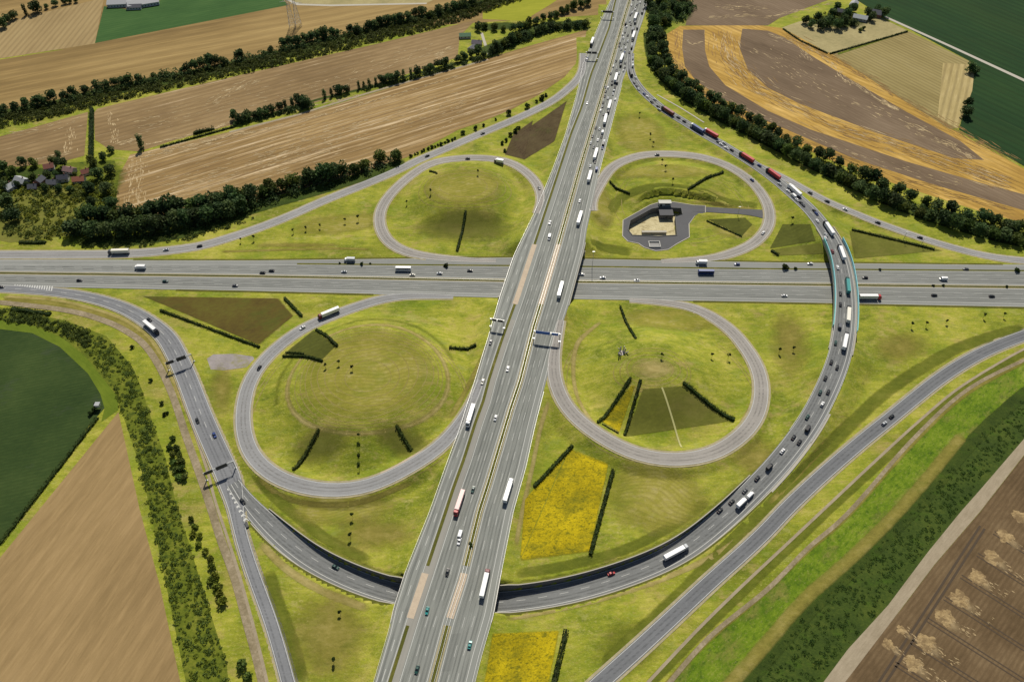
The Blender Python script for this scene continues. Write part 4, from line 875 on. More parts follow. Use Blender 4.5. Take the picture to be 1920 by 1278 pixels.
def belt(pts, spacing, kinds_, what, group, s=(0.9, 1.15), jit=1.5, ref='from the left end'):
    """trees along a pixel polyline"""
    w_ = [gp(a, b, 0, CR[kinds_[0]]*.9) for a, b in pts]; n = 0; d = 0; nxt = 0; out = []
    for i in range(len(w_)-1):
        L = (w_[i+1]-w_[i]).xy.length
        while nxt < d+L:
            t = (nxt-d)/L; q = w_[i].lerp(w_[i+1], t); out.append(q); nxt += spacing*random.uniform(.75, 1.25)
        d += L
    for k, q in enumerate(out):
        x = q.x+random.uniform(-jit, jit); y = q.y+random.uniform(-jit, jit); kd = random.choice(kinds_)
        e = empty(NAME[kd], (x, y, HT(x, y)-.1), random.uniform(0, 6.28)); sc_ = random.uniform(*s)
        e.scale = (sc_*random.uniform(.9,1.1), sc_*random.uniform(.9,1.1), sc_*random.uniform(.85,1.15))
        c, t = random.choice(kinds[kd]); from_mesh('crown', c, e); from_mesh('trunk', t, e)
        tag(e, what % (ordn(k+1)+' '+ref), CAT[kd], group)
def singles(pts, kind, what, group, s=1.0, ref='from the left'):
    for k, p_ in enumerate(pts):
        kd = p_[3] if len(p_) > 3 else kind; sc_ = p_[2] if len(p_) > 2 else s
        plant(p_[0], p_[1], kd, what % (ordn(k+1)+' '+ref), group, sc_*random.uniform(.93,1.07))

# right belt, two rows
belt([(1218,62),(1220,85),(1226,112),(1245,143),(1290,178),(1340,207),(1400,238),(1450,266),(1500,293),(1560,320),(1610,348),(1660,370),(1710,390),(1760,407),(1820,424),(1880,440),(1950,455)], 9.5, ['broad','broad','green'], 'dark tree, road side row of the right belt, %s', 'trees of the belt between the curve and the gold field', ref='from the north end')
belt([(1236,58),(1243,95),(1262,130),(1305,165),(1355,195),(1415,225),(1465,252),(1520,280),(1580,306),(1630,334),(1680,354),(1730,374),(1780,391),(1840,407),(1900,422),(1960,436)], 10.5, ['broad','broad','green'], 'dark tree, gold field side row of the right belt, %s', 'trees of the belt between the curve and the gold field', ref='from the north end')
belt([(1218,4),(1228,26),(1226,44)], 11, ['broad'], 'dark tree, motorway edge of the small top wood, %s', 'trees of the small wood at the top', ref='from the back')
belt([(1238,3),(1250,28),(1246,44)], 11, ['broad','green'], 'dark tree inside the small top wood, %s', 'trees of the small wood at the top', ref='from the back')
belt([(1262,2),(1275,24)], 11, ['broad'], 'dark tree, brown field side of the small top wood, %s', 'trees of the small wood at the top', ref='from the back')
belt([(1285,0),(1298,18)], 11, ['broad'], 'dark tree, right tip of the small top wood, %s', 'trees of the small wood at the top', ref='from the back')
# far left line north of the shrubby bank
belt([(-10,204),(50,193),(100,180),(150,166),(200,156),(262,146)], 9, ['broad'], 'dark tree behind the left end of the shrubby bank, %s', 'trees behind the shrubby bank', (.75,1.0))
singles([(288,142,.45),(300,139,.4),(342,130,.6),(352,126,.8),(364,122,.9),(377,116,1.0),(390,110,1.15),(403,113,.9),(416,114,.8),(447,102,1.0)], 'broad', 'dark tree in the group left of the power pylon, %s', 'trees behind the shrubby bank')
singles([(507,92,.6),(531,80,.9),(543,77,.9),(556,75,.95),(570,71,.9),(583,67,1.0),(596,64,.9),(608,60,1.0),(622,58,.9),(632,60,.7)], 'broad', 'dark tree in the group right of the power pylon, %s', 'trees behind the shrubby bank')
singles([(655,54,.8),(668,54,.9),(690,48,.9),(702,45,.85),(714,41,.9),(727,36,1.0),(740,35,.9),(752,33,.9),(765,30,.9),(778,22,.9),(791,19,1.1),(806,27,.9,'green'),(822,17,1.0),(838,13,.9),(852,10,1.0),(868,6,1.0),(884,2,1.0)], 'broad', 'dark tree behind the right half of the bank, %s', 'trees behind the shrubby bank')
# middle row between the tan fields
singles([(262,266,1.0,'poplar'),(206,280,.6),(438,216,.8),(449,222,.8),(462,215,.85),(475,213,.7),(487,211,.75),(498,207,.8),(510,204,.8),(523,199,.85),(534,196,.7,'poplar'),(547,192,.7,'poplar'),(560,186,1.0),(573,189,1.0),(608,177,.65,'poplar'),(621,173,.6,'poplar'),(635,166,1.0),(650,166,.8)], 'broad', 'tree between the tan fields, left half, %s', 'trees between the tan fields')
singles([(672,160,.55,'poplar'),(682,158,.5,'poplar'),(692,156,.6,'poplar'),(704,152,.6,'poplar'),(716,148,.8),(730,144,.9),(744,142,.9),(756,140,.7,'poplar'),(770,135,.7,'poplar'),(782,133,.85),(798,129,.7),(808,126,.8),(822,119,.85),(834,117,.9),(858,109,.7),(870,104,.9),(884,99,.8),(896,95,.9),(906,101,.8)], 'broad', 'tree between the tan fields, right half, %s', 'trees between the tan fields')
# top centre woods
belt([(920,92),(950,78),(975,66),(1000,55),(1035,47),(1070,43),(1100,43)], 9, ['broad','broad','green'], 'dark tree, near edge of the wood left of the motorway, %s', 'wood left of the motorway', (.8,1.05))
belt([(896,48),(915,45),(940,50),(965,52),(990,42),(1010,35),(1040,24),(1070,12),(1100,2)], 9, ['broad','green'], 'dark tree, far edge of the wood left of the motorway, %s', 'wood left of the motorway', (.75,1.0))
# big belt left of the upper left loop
belt([(150,404),(200,402),(240,402),(280,395),(320,387),(360,381),(400,376),(440,370),(480,362),(520,350),(560,340),(600,330),(650,318)], 8.5, ['broad','broad','green'], 'tall tree, field side of the upper left belt, %s', 'tree belt above the left slip road', (1.15,1.45))
belt([(135,428),(180,432),(220,432),(260,427),(300,419),(340,412),(380,402),(420,395),(460,384)], 9, ['broad'], 'tall tree, slip road side of the upper left belt, %s', 'tree belt above the left slip road', (1.15,1.4))
singles([(664,318,1.0),(682,306,1.15),(712,294,1.15),(745,290,1.15)], 'green', 'round tree at the right end of the upper left belt, %s', 'tree belt above the left slip road')
# village trees
singles([(4,312,1.0),(22,322,1.0),(36,303,.8),(58,305,.8),(0,352,.9),(8,378,1.3),(20,396,1.1),(3,410,.9),(98,296,.8),(112,303,.9),(107,287,.5),(64,325,.9),(90,330,.7)], 'broad', 'dark tree among the village houses at the left edge, %s listed from the top left', 'village trees', ref='tree')if False else None
vt = [(4,312,1.0,'left of the white house gable'),(22,322,1.0,'behind the pale roofed house'),(40,303,.8,'behind the village on the field edge'),(62,305,.8,'on the field edge behind the village centre'),(4,348,.9,'at the left frame edge beside the pale house'),(10,380,1.3,'largest one left of the yellowish meadow'),(22,402,1.1,'in front of the largest left edge tree'),(98,300,.8,'behind the pink roofed house'),(107,287,.5,'smallest one above the pink roofed house'),(114,305,.9,'close behind the red roofs'),(172,302,1.0,'at the foot of the dark hedge line'),(192,292,.7,'by the lone poplar side of the village'),(182,325,1.0,'right of the red roofed house'),(205,318,.8,'at the corner of the tan field'),(165,350,.9,'below the orange roofed house'),(196,352,1.0,'between village and tan field edge'),(208,378,1.0,'at the lower left corner of the tan field'),(170,378,.8,'in the scrub above the road belt'),(60,332,.7,'between the pale and the grey roofs'),(88,326,.6,'beside the grey roofed house')]
vt += [(30,345,.55,'between the two pale roofed houses'),(50,345,.5,'just left of the brick outbuilding'),(105,326,.5,'behind the slate blue roof'),(140,327,.45,'between the pink and the orange roofs'),(84,352,.6,'in front of the grey roofed houses'),(110,352,.6,'in front of the slate blue roofed house'),(132,354,.55,'in front of the orange roofed house')]
for px_, py_, s_, t_ in vt: plant(px_, py_, random.choice(['broad','green','broad']), 'village tree '+t_, 'village trees', s_)
# farm at top right
ft = [(1512,36,.8),(1522,44,.8),(1533,30,.9),(1540,46,1.0),(1553,40,1.1),(1562,24,1.0),(1572,44,1.0),(1583,38,1.0),(1590,24,.9),(1602,40,.8),(1570,12,.9),(1600,14,.9),(1628,22,.9),(1636,30,.9),(1646,18,.9),(1660,22,1.0)]
singles(ft, 'broad', 'dark tree round the farmstead at the top right, %s', 'farmstead trees')
plant(1823,125,'broad','round dark tree beside the path at the edge of the hay field',None,1.1); plant(1831,130,'broad','smaller dark tree touching the round one by the path',None,.7)
plant(1816,190,'broad','upper dark tree of the lower pair beside the hay field',None,.85); plant(1814,208,'broad','lower dark tree of the lower pair beside the hay field',None,1.0)
singles([(1613,56,.5),(1620,52,.5)], 'green', 'small tree on the pale meadow below the farmstead, %s', 'small meadow trees')
# top left corner
singles([(3,42,1.0),(12,34,.9),(25,27,.9),(46,20,.8,'poplar'),(66,12,1.2),(86,12,.5),(102,5,.7)], 'broad', 'dark tree in the top left corner of the photo, %s', 'top left corner trees')
singles([(120,2,.6),(130,1,.5),(142,0,.5)], 'broad', 'tiny distant tree left of the pale halls, %s', 'top left corner trees')
# shrubs beside the upper left slip road
belt([(770,292),(800,279),(830,268),(858,256)], 3.6, ['darkshrub'], 'dark shrub above the upper left slip road, %s', 'shrubs above the upper left slip road', (.8,1.2), .5)
singles([(868,248,1.4),(892,240,1.3),(907,234,1.0),(930,223,1.0),(954,211,1.9),(988,199,1.8),(1006,190,1.0),(1016,183,2.0),(1024,178,1.2)], 'darkshrub', 'dark shrub on the field edge near the motorway, %s', 'shrubs by the upper slip road')
singles([(942,268,1.3),(950,262,1.3),(957,252,1.3),(966,245,1.5),(972,238,1.3),(947,282,1.2)], 'darkshrub', 'dark shrub on the left side of the brown planted patch, %s', 'shrubs by the brown patch')
# lone young trees on the meadows
def yt(lst, group='young trees dotted on the meadows'):
    for a, b, t in lst: plant(a, b, 'young', t, group, random.uniform(.95, 1.15))
yt([(549,430,'young tree, first from the left on the triangle between slip road and upper left loop'),(573,426,'young tree, second from the left on the triangle beside the upper left loop'),(599,421,'young tree, third from the left on the triangle beside the upper left loop'),(646,411,'young tree, fourth from the left on the triangle beside the upper left loop'),(671,406,'young tree nearest the upper left loop on its left triangle'),
 (762,377,'young tree inside the upper left loop, the lower left one'),(807,356,'young tree inside the upper left loop, right of the other one'),(896,320,'young tree near the top of the upper left loop'),
 (450,448,'small young tree beside the left slip road, the left one of two'),(474,443,'small young tree beside the left slip road, the right one of two'),
 (1199,212,'young tree at the top of the meadow between motorway and curve'),(1220,251,'young tree in the middle of the meadow between motorway and curve'),(1225,266,'young tree just above the top of the upper right loop'),
 (1242,300,'young tree just inside the top of the upper right loop'),(1249,311,'second young tree inside the top of the upper right loop'),(1262,336,'young tree on the mound above the basin'),
 (1242,664,'young tree on top of the lower right mound'),(1336,664,'young tree right of the lower right mound, left one of a pair'),(1367,665,'young tree right of the lower right mound, right one of a pair'),
 (1463,655,'young tree between lower right loop and curve, the left one'),(1490,651,'young tree between lower right loop and curve, the right one'),
 (1712,606,'young tree right of the flyover, first from the left'),(1739,605,'young tree right of the flyover, second from the left'),(1777,600,'young tree right of the flyover, third from the left'),(1847,589,'young tree right of the flyover, fourth from the left'),(1885,588,'young tree right of the flyover, farthest right'),
 (634,677,'young tree on the lower left plateau, middle one of three'),(660,686,'young tree on the lower left plateau, right one of three'),(609,683,'small young tree on the lower left plateau, left one of three'),
 (672,814,'young tree in the column below the lower left plateau, topmost'),(673,832,'young tree in the column below the lower left plateau, second from the top'),(672,852,'young tree in the column below the lower left plateau, third from the top'),(673,871,'young tree in the column below the lower left plateau, lowest'),
 (660,964,'young tree below the lower left loop, upper one'),(656,1001,'young tree below the lower left loop, just above the sunken road'),(637,1146,'young tree below the sunken road, upper one'),(624,1236,'young tree below the sunken road, near the bottom edge'),
 (1486,408,'tiny young tree above the dark trapezoid patch')])
# left foreground shrubs
singles([(247,650,.9),(282,712,1.0),(303,755,1.0),(308,776,1.1),(313,773,.9)], 'darkshrub', 'lone dark shrub on the grass beside the dirt track, %s', 'shrubs by the dirt track', ref='from the top')
singles([(323,822,1.0),(319,836,1.1),(330,840,1.2),(324,852,1.2),(336,852,1.0),(325,866,1.3),(338,864,1.2),(330,880,1.3),(342,878,1.3),(333,894,1.3),(346,892,1.4)], 'shrub', 'dark shrub in the clump beside the dirt track, %s', 'clump by the dirt track', ref='from the top')
singles([(358,972,1.0),(366,985,1.1),(360,1000,1.1),(374,1004,.9),(372,1020,1.0),(386,1032,1.1),(392,1046,1.1),(398,1060,1.2),(404,1076,1.2),(396,1088,1.1),(408,1096,1.2),(412,1112,1.2),(418,1128,1.3)], 'yelshrub', 'green shrub in the strip right of the scrub belt, %s', 'strip of shrubs by the dirt track', ref='from the top')
plant(452,1248,'shrub','dark shrub beside the dirt track near the bottom edge',None,1.5); plant(463,1268,'shrub','dark shrub below its twin by the dirt track at the bottom edge',None,1.2)
for k,(a,b) in enumerate([(637,493),(678,494),(694,494),(836,497),(1473,500),(1492,503),(1650,505),(1908,506)]): plant(a,b,'darkshrub','dark shrub in the narrow strip beside the cross motorway, %s from the left'%ordn(k+1),'shrubs in the dividing strip',[.6,1.0,.6,1.2,1.7,.9,.7,1.4][k])
for k,(a,b) in enumerate([(883,1018),(884,1024),(1769,534),(1750,534),(1888,537)]): plant(a,b,'darkshrub',['brown shrub in the central median beside the white car, upper','brown shrub in the central median beside the white car, lower','small shrub in the cross motorway median right of the flyover','smallest shrub in the cross motorway median right of the flyover','shrub in the cross motorway median near the right edge'][k],'median shrubs',.8)

# hedges
def hedge(x0, y0, x1, y1, label, wd=2.0, h=1.9, leaf='hedge', name='hedge', rough=.22):
    a = gp(x0, y0, 0, h*.4); b = gp(x1, y1, 0, h*.4); L = (b-a).xy.length; n = max(2, int(L/2.5)); d = (b-a); d.z = 0; d.normalize(); nn = Vector((-d.y, d.x, 0))
    e = empty(name, (a.x, a.y, HT(a.x, a.y))); inv = Vector(e.location); secs = []
    for i in range(n+1):
        c = a.lerp(b, i/n); z = HT(c.x, c.y); k = .30*wd*(1+random.uniform(-rough, rough)*1.5)
        r = [c-nn*k, c-nn*k, c+nn*k, c+nn*k]; hh = h*(.70+random.uniform(-rough, rough)*.9)
        secs.append([Vector((r[0].x, r[0].y, z-.3))-inv, Vector((r[1].x, r[1].y, z+hh))-inv, Vector((r[2].x, r[2].y, z+hh))-inv, Vector((r[3].x, r[3].y, z-.3))-inv])
    core = MB(); core.loft(secs); core.build('inner_growth', LEAF['hedge'] if leaf != 'yel' else LEAF['scrub'], e)
    cnt = int(L*26*(wd+2*h)/6); t = rng.random(cnt); side = rng.random(cnt); P0 = np.zeros((cnt, 3))
    for i in range(cnt):
        c = a.lerp(b, float(t[i])); z = HT(c.x, c.y); s = side[i]; hh = h*(1+.55*rough*math.sin(t[i]*L*.9+x0)+.55*rough*math.sin(t[i]*L*2.3+y0)+random.uniform(-rough, rough)*.5)
        if s < .4: o, zz = random.uniform(-.5, .5)*wd, hh*random.uniform(.85, 1.02)
        else: o, zz = (wd*.5 if s < .7 else -wd*.5)*random.uniform(.75, 1.1), hh*random.random()
        q = c+nn*o; P0[i] = (q.x-inv.x, q.y-inv.y, z+zz-inv.z)
    from_mesh('leaves', leaves_mesh('leaves', P0, .3, LEAF[leaf]), e)
    return tag(e, label, 'hedge')
hedge(300,581,487,650,'long dark hedge along the lower edge of the rusty triangular patch',1.6,1.6)
hedge(533,558,566,592,'short dark hedge right of the rusty triangular patch')
hedge(592,618,632,648,'dark hedge on the upper side of the small green wedge, lower left loop')
hedge(530,667,605,676,'dark hedge below the small green wedge in the lower left loop',1.5)
hedge(536,660,570,663,'thin dark hedge on the lower left corner of the small green wedge',1.0,1.2)
hedge(842,651,893,646,'short level hedge beside the motorway on the lower left plateau')
hedge(598,804,549,880,'hedge slanting down to the left in the lower left loop')
hedge(743,797,772,844,'hedge slanting down to the right in the lower left loop')
hedge(873,395,857,470,'straight steep hedge in the upper left loop',2.0,1.8)
hedge(805,321,820,325,'very short hedge near the top of the upper left loop',1.2,1.3)
hedge(1143,340,1181,363,'hedge left above the basin in the upper right loop',1.5,1.6)
hedge(1356,322,1290,355,'hedge right above the basin in the upper right loop')
hedge(1325,413,1391,443,'thin dark hedge along the lower edge of the wedge right of the basin',1.2,1.3)
hedge(1163,573,1192,634,'hedge slanting down towards the sculpture in the lower right loop',1.6,1.4)
hedge(1183,708,1121,791,'dark hedge on the left of the yellow wedge in the lower right loop')
hedge(1201,712,1171,815,'uneven dark hedge on the right of the yellow wedge in the lower right loop',1.8,1.7,rough=.35)
hedge(1129,794,1160,812,'thin low hedge closing the bottom of the yellow wedge',.8,.9)
hedge(1281,716,1377,786,'thick dark hedge slanting down right in the lower right loop',2.5,2.2)
hedge(1074,834,1001,911,'dark hedge on the upper left of the large yellow field')
hedge(1150,880,1107,1038,'long uneven hedge on the right side of the large yellow field',2.2,2.0,rough=.35)
hedge(1062,1180,1036,1290,'uneven hedge right of the bottom yellow field',2.6,2.2,rough=.4)
hedge(1597,430,1752,467,'long dark hedge between flyover and upper right slip road',1.6,1.6)
hedge(1446,469,1460,478,'short dark hedge stub below the dark trapezoid patch',2.0,1.6)
hedge(1382,382,1384,405,'thin low hedge crossing beside the service road',.6,.9) if False else None
hedge(183,782,0,1018,'dark boundary hedge between beet field and fawn field',2.2,1.7,rough=.3)
hedge(172,205,171,296,'tall dark hedge line between the two left tan fields',3.6,4.0,'dark',rough=.4)
hedge(300,276,440,237,'low dark hedge continuing the row between the tan fields',1.8,1.6,rough=.4)
hedge(362,250,402,240,'denser dark hedge piece under the lower tan field row',3.0,2.6,rough=.4)
hedge(36,454,86,454,'short dark hedge at the left edge above the cross motorway',3.0,2.0,rough=.3)
hedge(1468,54,1500,76,'dark field hedge along the left edge of the pale meadow',1.5,1.4); hedge(1500,76,1552,100,'dark field hedge between the pale meadow and gold field',1.5,1.4)
hedge(1556,101,1702,59,'dark field hedge between pale meadow and hay field',1.6,1.5)
hedge(20,578,95,588,'dark hedge in the rough grass left of the left slip road',3.4,2.2,rough=.35)

# uncountable undergrowth
def scrub(name, poly_px, count, size, leafkey, h, z=.0, lsz=.42):
    pw = [P(a, b, 0) for a, b in poly_px]; xs_ = [p.x for p in pw]; ys_ = [p.y for p in pw]; cen = []
    tries = 0; n = 0
    while n < count and tries < count*30:
        tries += 1; x = random.uniform(min(xs_), max(xs_)); y = random.uniform(min(ys_), max(ys_))
        if not inpoly(np.array([x]), np.array([y]), pw)[0]: continue
        n += 1; r = size*random.choice([.45,.6,.8,1.0,1.35]); z0 = HT(x, y); hh = h*r/size*random.uniform(.7, 1.2)
        m_ = int(34*(r/size)**1.5)+8; d = rng.normal(size=(m_, 3)); d /= np.linalg.norm(d, axis=1)[:,None]; d[:,2] = np.abs(d[:,2])
        cen.append(np.array([x, y, z0]) + d*np.array([r, r, hh])*(.75+.3*rng.random((m_,1))))
    o = from_mesh(name, leaves_mesh(name, np.concatenate(cen), lsz, LEAF[leafkey])); o['kind'] = 'stuff'; return o
def st(o, label, cat): o['label'] = label; o['category'] = cat; return o
belt_l = [(226,768),(250,830),(280,960),(310,1098),(360,1300),(432,1300),(425,1245),(382,1108),(347,995),(332,952),(310,857),(287,795),(270,740),(250,690),(205,640),(165,625),(160,655),(215,735)]
st(scrub('undergrowth', belt_l, 420, 1.5, 'mid', 1.3, lsz=.34), 'dense dark green scrub belt beside the fawn field', 'scrub')
st(scrub('undergrowth', belt_l, 520, 1.1, 'scrub', .7, lsz=.3), 'brighter yellow green growth mixed into the scrub belt beside the fawn field', 'scrub')
st(scrub('undergrowth', [(-60,570),(0,580),(60,590),(120,604),(170,622),(170,655),(110,625),(50,606),(-60,596)], 330, 1.7, 'mid', 1.9), 'dark scrub between the lime green verge and the left slip road', 'scrub')
st(scrub('undergrowth', [(1400,1290),(1460,1212),(1540,1122),(1627,1042),(1727,942),(1840,812),(1940,735),(2020,700),(1925,815),(1838,908),(1796,955),(1735,1030),(1660,1128),(1586,1210),(1515,1300)], 900, 1.1, 'bramble', .35, lsz=.28), 'dark green bramble belt between bright grass and gravel path', 'scrub')
st(scrub('undergrowth', [(-40,221),(0,217),(100,196),(200,170),(300,150),(400,128),(480,112),(560,92),(640,75),(720,52),(800,33),(870,14),(930,-5),(1010,-12),(930,18),(870,38),(800,58),(720,76),(640,96),(560,114),(480,134),(400,149),(300,172),(200,194),(100,220),(0,241),(-40,247)], 1900, 2.4, 'mid', 3.0, lsz=.6), 'long shrubby bank running across the upper left farmland', 'scrub')
st(scrub('undergrowth', [(20,350),(60,345),(160,345),(215,330),(216,405),(150,455),(110,455),(40,440),(30,380)], 260, 2.2, 'yel', 2.2, lsz=.55), 'yellow green scrub meadow below the village', 'scrub')
st(scrub('undergrowth', [(0,330),(60,350),(160,345),(215,320),(218,405),(150,455),(90,452),(0,445)], 330, 2.4, 'mid', 3.0, lsz=.55), 'darker bushes in the rough meadow below the village', 'scrub')
st(scrub('undergrowth', [(150,455),(300,440),(400,415),(470,398),(478,410),(400,438),(330,455),(240,465),(150,466)], 260, 1.5, 'mid', 1.4), 'low growth between the tall tree belt and the left slip road', 'scrub')
st(scrub('undergrowth', [(1210,50),(1235,130),(1290,172),(1400,232),(1560,316),(1700,382),(1920,440),(1960,460),(1920,462),(1700,402),(1560,334),(1400,250),(1280,186),(1222,130)], 520, 3.4, 'dark', 6.0, lsz=.75), 'low dark growth under the right tree belt', 'scrub')

st(scrub('undergrowth', [(140,440),(150,408),(240,404),(330,388),(440,372),(560,340),(650,320),(745,294),(750,306),(660,340),(560,364),(470,392),(400,416),(300,440),(200,446)], 420, 3.6, 'dark', 6.5, lsz=.78), 'dense dark growth filling the upper left tree belt', 'scrub')
st(scrub('undergrowth', [(-10,214),(50,203),(150,176),(262,154),(300,142),(345,136),(420,118),(450,110),(505,98),(600,72),(700,50),(800,28),(880,6),(905,0),(905,10),(800,38),(700,58),(600,82),(500,108),(420,128),(300,154),(150,188),(-10,224)], 420, 3.0, 'dark', 5.0, lsz=.75), 'dark growth linking the trees behind the shrubby bank', 'scrub')
st(scrub('undergrowth', [(432,232),(500,214),(590,194),(590,202),(500,222),(436,238)], 70, 2.6, 'dark', 4.5, lsz=.65), 'dark growth under the left half of the middle tree row', 'scrub')
st(scrub('undergrowth', [(672,166),(760,148),(840,126),(905,106),(906,112),(840,132),(760,154),(674,172)], 80, 2.4, 'dark', 4.0, lsz=.65), 'dark growth under the right half of the middle tree row', 'scrub')
st(scrub('undergrowth', [(905,105),(940,85),(975,68),(1030,50),(1100,44),(1102,52),(1030,62),(960,88),(915,108)], 150, 3.2, 'dark', 5.5, lsz=.75), 'dark growth filling the wood left of the motorway', 'scrub')
st(scrub('undergrowth', [(1213,-5),(1300,-5),(1304,20),(1270,46),(1230,56),(1213,50)], 150, 3.4, 'dark', 6.5, lsz=.78), 'dense dark growth filling the small top wood', 'scrub')
st(scrub('undergrowth', [(1515,36),(1560,18),(1600,20),(1606,48),(1560,54),(1520,48)], 60, 2.4, 'mid', 3.5, lsz=.65), 'bushes between the farmstead trees at the top right', 'scrub')
# ------------------------------------------------------------------ vehicles
PAINT = {'white': C(.80,.80,.80), 'silver': C(.46,.48,.50), 'black': C(.012,.013,.016), 'grey': C(.10,.105,.115), 'red': C(.42,.02,.025), 'blue': C(.02,.05,.20), 'teal': C(.02,.24,.23), 'darkgreen': C(.01,.06,.05), 'pink': C(.70,.42,.40), 'cream': C(.75,.72,.62), 'maroon': C(.16,.02,.03)}
M_GLASS = mat_plain('car_glass', C(.015,.02,.025), .12); M_TYRE = mat_plain('tyre_rubber', C(.02,.02,.02), .85); M_LAMP = mat_plain('headlight_lens', C(.75,.75,.7), .2); M_TAIL = mat_plain('tail_light', C(.45,.02,.02), .3)
def paint(c): return mat_plain('paint_'+c, PAINT[c], .35)
vm = {}
def sec(x, hw, z0, z1, ch=.12): return [(x,-hw,z0),(x,-hw,z1-ch),(x,-hw+ch,z1),(x,hw-ch,z1),(x,hw,z1-ch),(x,hw,z0)]
def wheel_parts(key, pos, r, w_):
    out = []
    for i, (x, y) in enumerate(pos):
        b = MB(); b.cyl((x, y-w_/2, r), (x, y+w_/2, r), r, r, 12); out.append(('wheel', b.mesh('wheel', M_TYRE)))
    return out
def wheels(tagk, pos, r, w_):
    if tagk not in vm: vm[tagk] = wheel_parts(tagk, pos, r, w_)
    return vm[tagk]
def veh_parts(kind, c, c2=None):
    key = (kind, c, c2)
    if key in vm: return vm[key]
    out = []; pm = paint(c); cabm = paint(c2 or c)
    if kind in ('car', 'estate'):
        b = MB(); b.loft([sec(-2.2,.78,.35,.80), sec(-2.1,.86,.28,.95), sec(-1.3,.90,.25,1.0), sec(.8,.90,.25,.98), sec(1.9,.86,.26,.82), sec(2.2,.74,.35,.66)]); out.append(('body', b.mesh('body', pm)))
        g_ = MB(); back = -1.95 if kind == 'estate' else -1.55
        g_.loft([sec(back-.15,.74,.93,.98,.02), sec(back+.35,.70,.93,1.40,.08), sec(.15,.70,.93,1.42,.08), sec(1.0,.76,.93,.99,.02)]); out.append(('glasshouse', g_.mesh('glasshouse', M_GLASS)))
        r_ = MB(); r_.box(back+.42, .08, -.63, .63, 1.40, 1.46, 0, .08, .08); out.append(('roof_panel', r_.mesh('roof_panel', pm)))
        for s in (-1, 1):
            l = MB(); l.box(2.02, 2.16, s*.62-.14, s*.62+.14, .58, .72); out.append(('headlight', l.mesh('headlight', M_LAMP)))
            l = MB(); l.box(-2.24, -2.16, s*.62-.14, s*.62+.14, .62, .78); out.append(('tail_light', l.mesh('tail_light', M_TAIL)))
        out += wheels('carw', [(-1.35,-.80),(-1.35,.80),(1.35,-.80),(1.35,.80)], .33, .22)
    elif kind == 'van':
        b = MB(); b.loft([sec(-2.9,.95,.40,2.35,.15), sec(-2.8,1.0,.30,2.5,.15), sec(1.0,1.0,.30,2.5,.15), sec(1.5,.98,.30,2.3,.15), sec(2.2,.95,.30,1.35,.12), sec(2.85,.85,.35,1.1,.1)]); out.append(('body', b.mesh('body', pm)))
        g_ = MB(); g_.add([(1.56,-.84,2.18),(1.56,.84,2.18),(2.22,.84,1.36),(2.22,-.84,1.36)], [(0,3,2,1)]); g_.v = [(x+.03, y, z+.03) for x, y, z in g_.v]; out.append(('windscreen', g_.mesh('windscreen', M_GLASS)))
        for s in (-1, 1):
            l = MB(); l.box(2.72, 2.88, s*.66-.14, s*.66+.14, .75, .98); out.append(('headlight', l.mesh('headlight', M_LAMP)))
        out += wheels('vanw', [(-1.8,-.9),(-1.8,.9),(1.9,-.9),(1.9,.9)], .36, .24)
    elif kind == 'truck':
        b = MB(); b.box(-8.2, 5.3, -1.25, 1.25, 1.15, 3.95, 0, .04, .04); out.append(('trailer_box', b.mesh('trailer_box', pm)))
        b = MB(); b.box(-8.0, 8.0, -.5, .5, .75, 1.14); b.box(-5.6, -2.2, -1.1, 1.1, .5, 1.1); out.append(('chassis', b.mesh('chassis', M_DARK)))
        b = MB(); b.loft([sec(5.75,1.2,.6,3.6,.15), sec(5.9,1.24,.5,3.75,.18), sec(7.2,1.24,.5,3.75,.2), sec(7.7,1.22,.5,3.15,.2), sec(8.1,1.18,.5,2.2,.1), sec(8.2,1.1,.55,1.6,.1)]); out.append(('cab', b.mesh('cab', cabm)))
        b = MB(); b.add([(7.72,-1.0,3.02),(7.72,1.0,3.02),(8.13,1.0,2.16),(8.13,-1.0,2.16)], [(0,3,2,1)]); b.v = [(x+.04,y,z) for x,y,z in b.v]; out.append(('windscreen', b.mesh('windscreen', M_GLASS)))
        for s in (-1, 1):
            l = MB(); l.box(8.12, 8.26, s*.85-.18, s*.85+.18, .85, 1.1); out.append(('headlight', l.mesh('headlight', M_LAMP)))
        out += wheels('truckw', [(x, s) for x in (-6.6,-5.3,-4.0,4.2,7.2) for s in (-1.05, 1.05)], .5, .35)
    elif kind == 'lorry':
        b = MB(); b.box(-4.4, 2.0, -1.22, 1.22, 1.0, 3.5, 0, .04, .04); out.append(('cargo_box', b.mesh('cargo_box', pm)))
        b = MB(); b.box(-4.2, 4.0, -.45, .45, .6, .99); out.append(('chassis', b.mesh('chassis', M_DARK)))
        b = MB(); b.loft([sec(2.2,1.1,.5,2.7,.15), sec(3.3,1.12,.45,2.75,.15), sec(3.9,1.1,.45,1.8,.12), sec(4.2,1.0,.5,1.3,.1)]); out.append(('cab', b.mesh('cab', cabm)))
        b = MB(); b.add([(3.36,-.9,2.6),(3.36,.9,2.6),(3.93,.9,1.76),(3.93,-.9,1.76)], [(0,3,2,1)]); b.v = [(x+.04,y,z+.03) for x,y,z in b.v]; out.append(('windscreen', b.mesh('windscreen', M_GLASS)))
        out += wheels('lorryw', [(-2.6,-1.0),(-2.6,1.0),(3.0,-1.0),(3.0,1.0)], .45, .3)
    elif kind == 'bus':
        b = MB(); b.loft([sec(-6.0,1.2,.4,3.1,.2), sec(-5.9,1.25,.35,3.35,.2), sec(5.6,1.25,.35,3.35,.2), sec(6.0,1.2,.4,2.9,.2)]); out.append(('body', b.mesh('body', pm)))
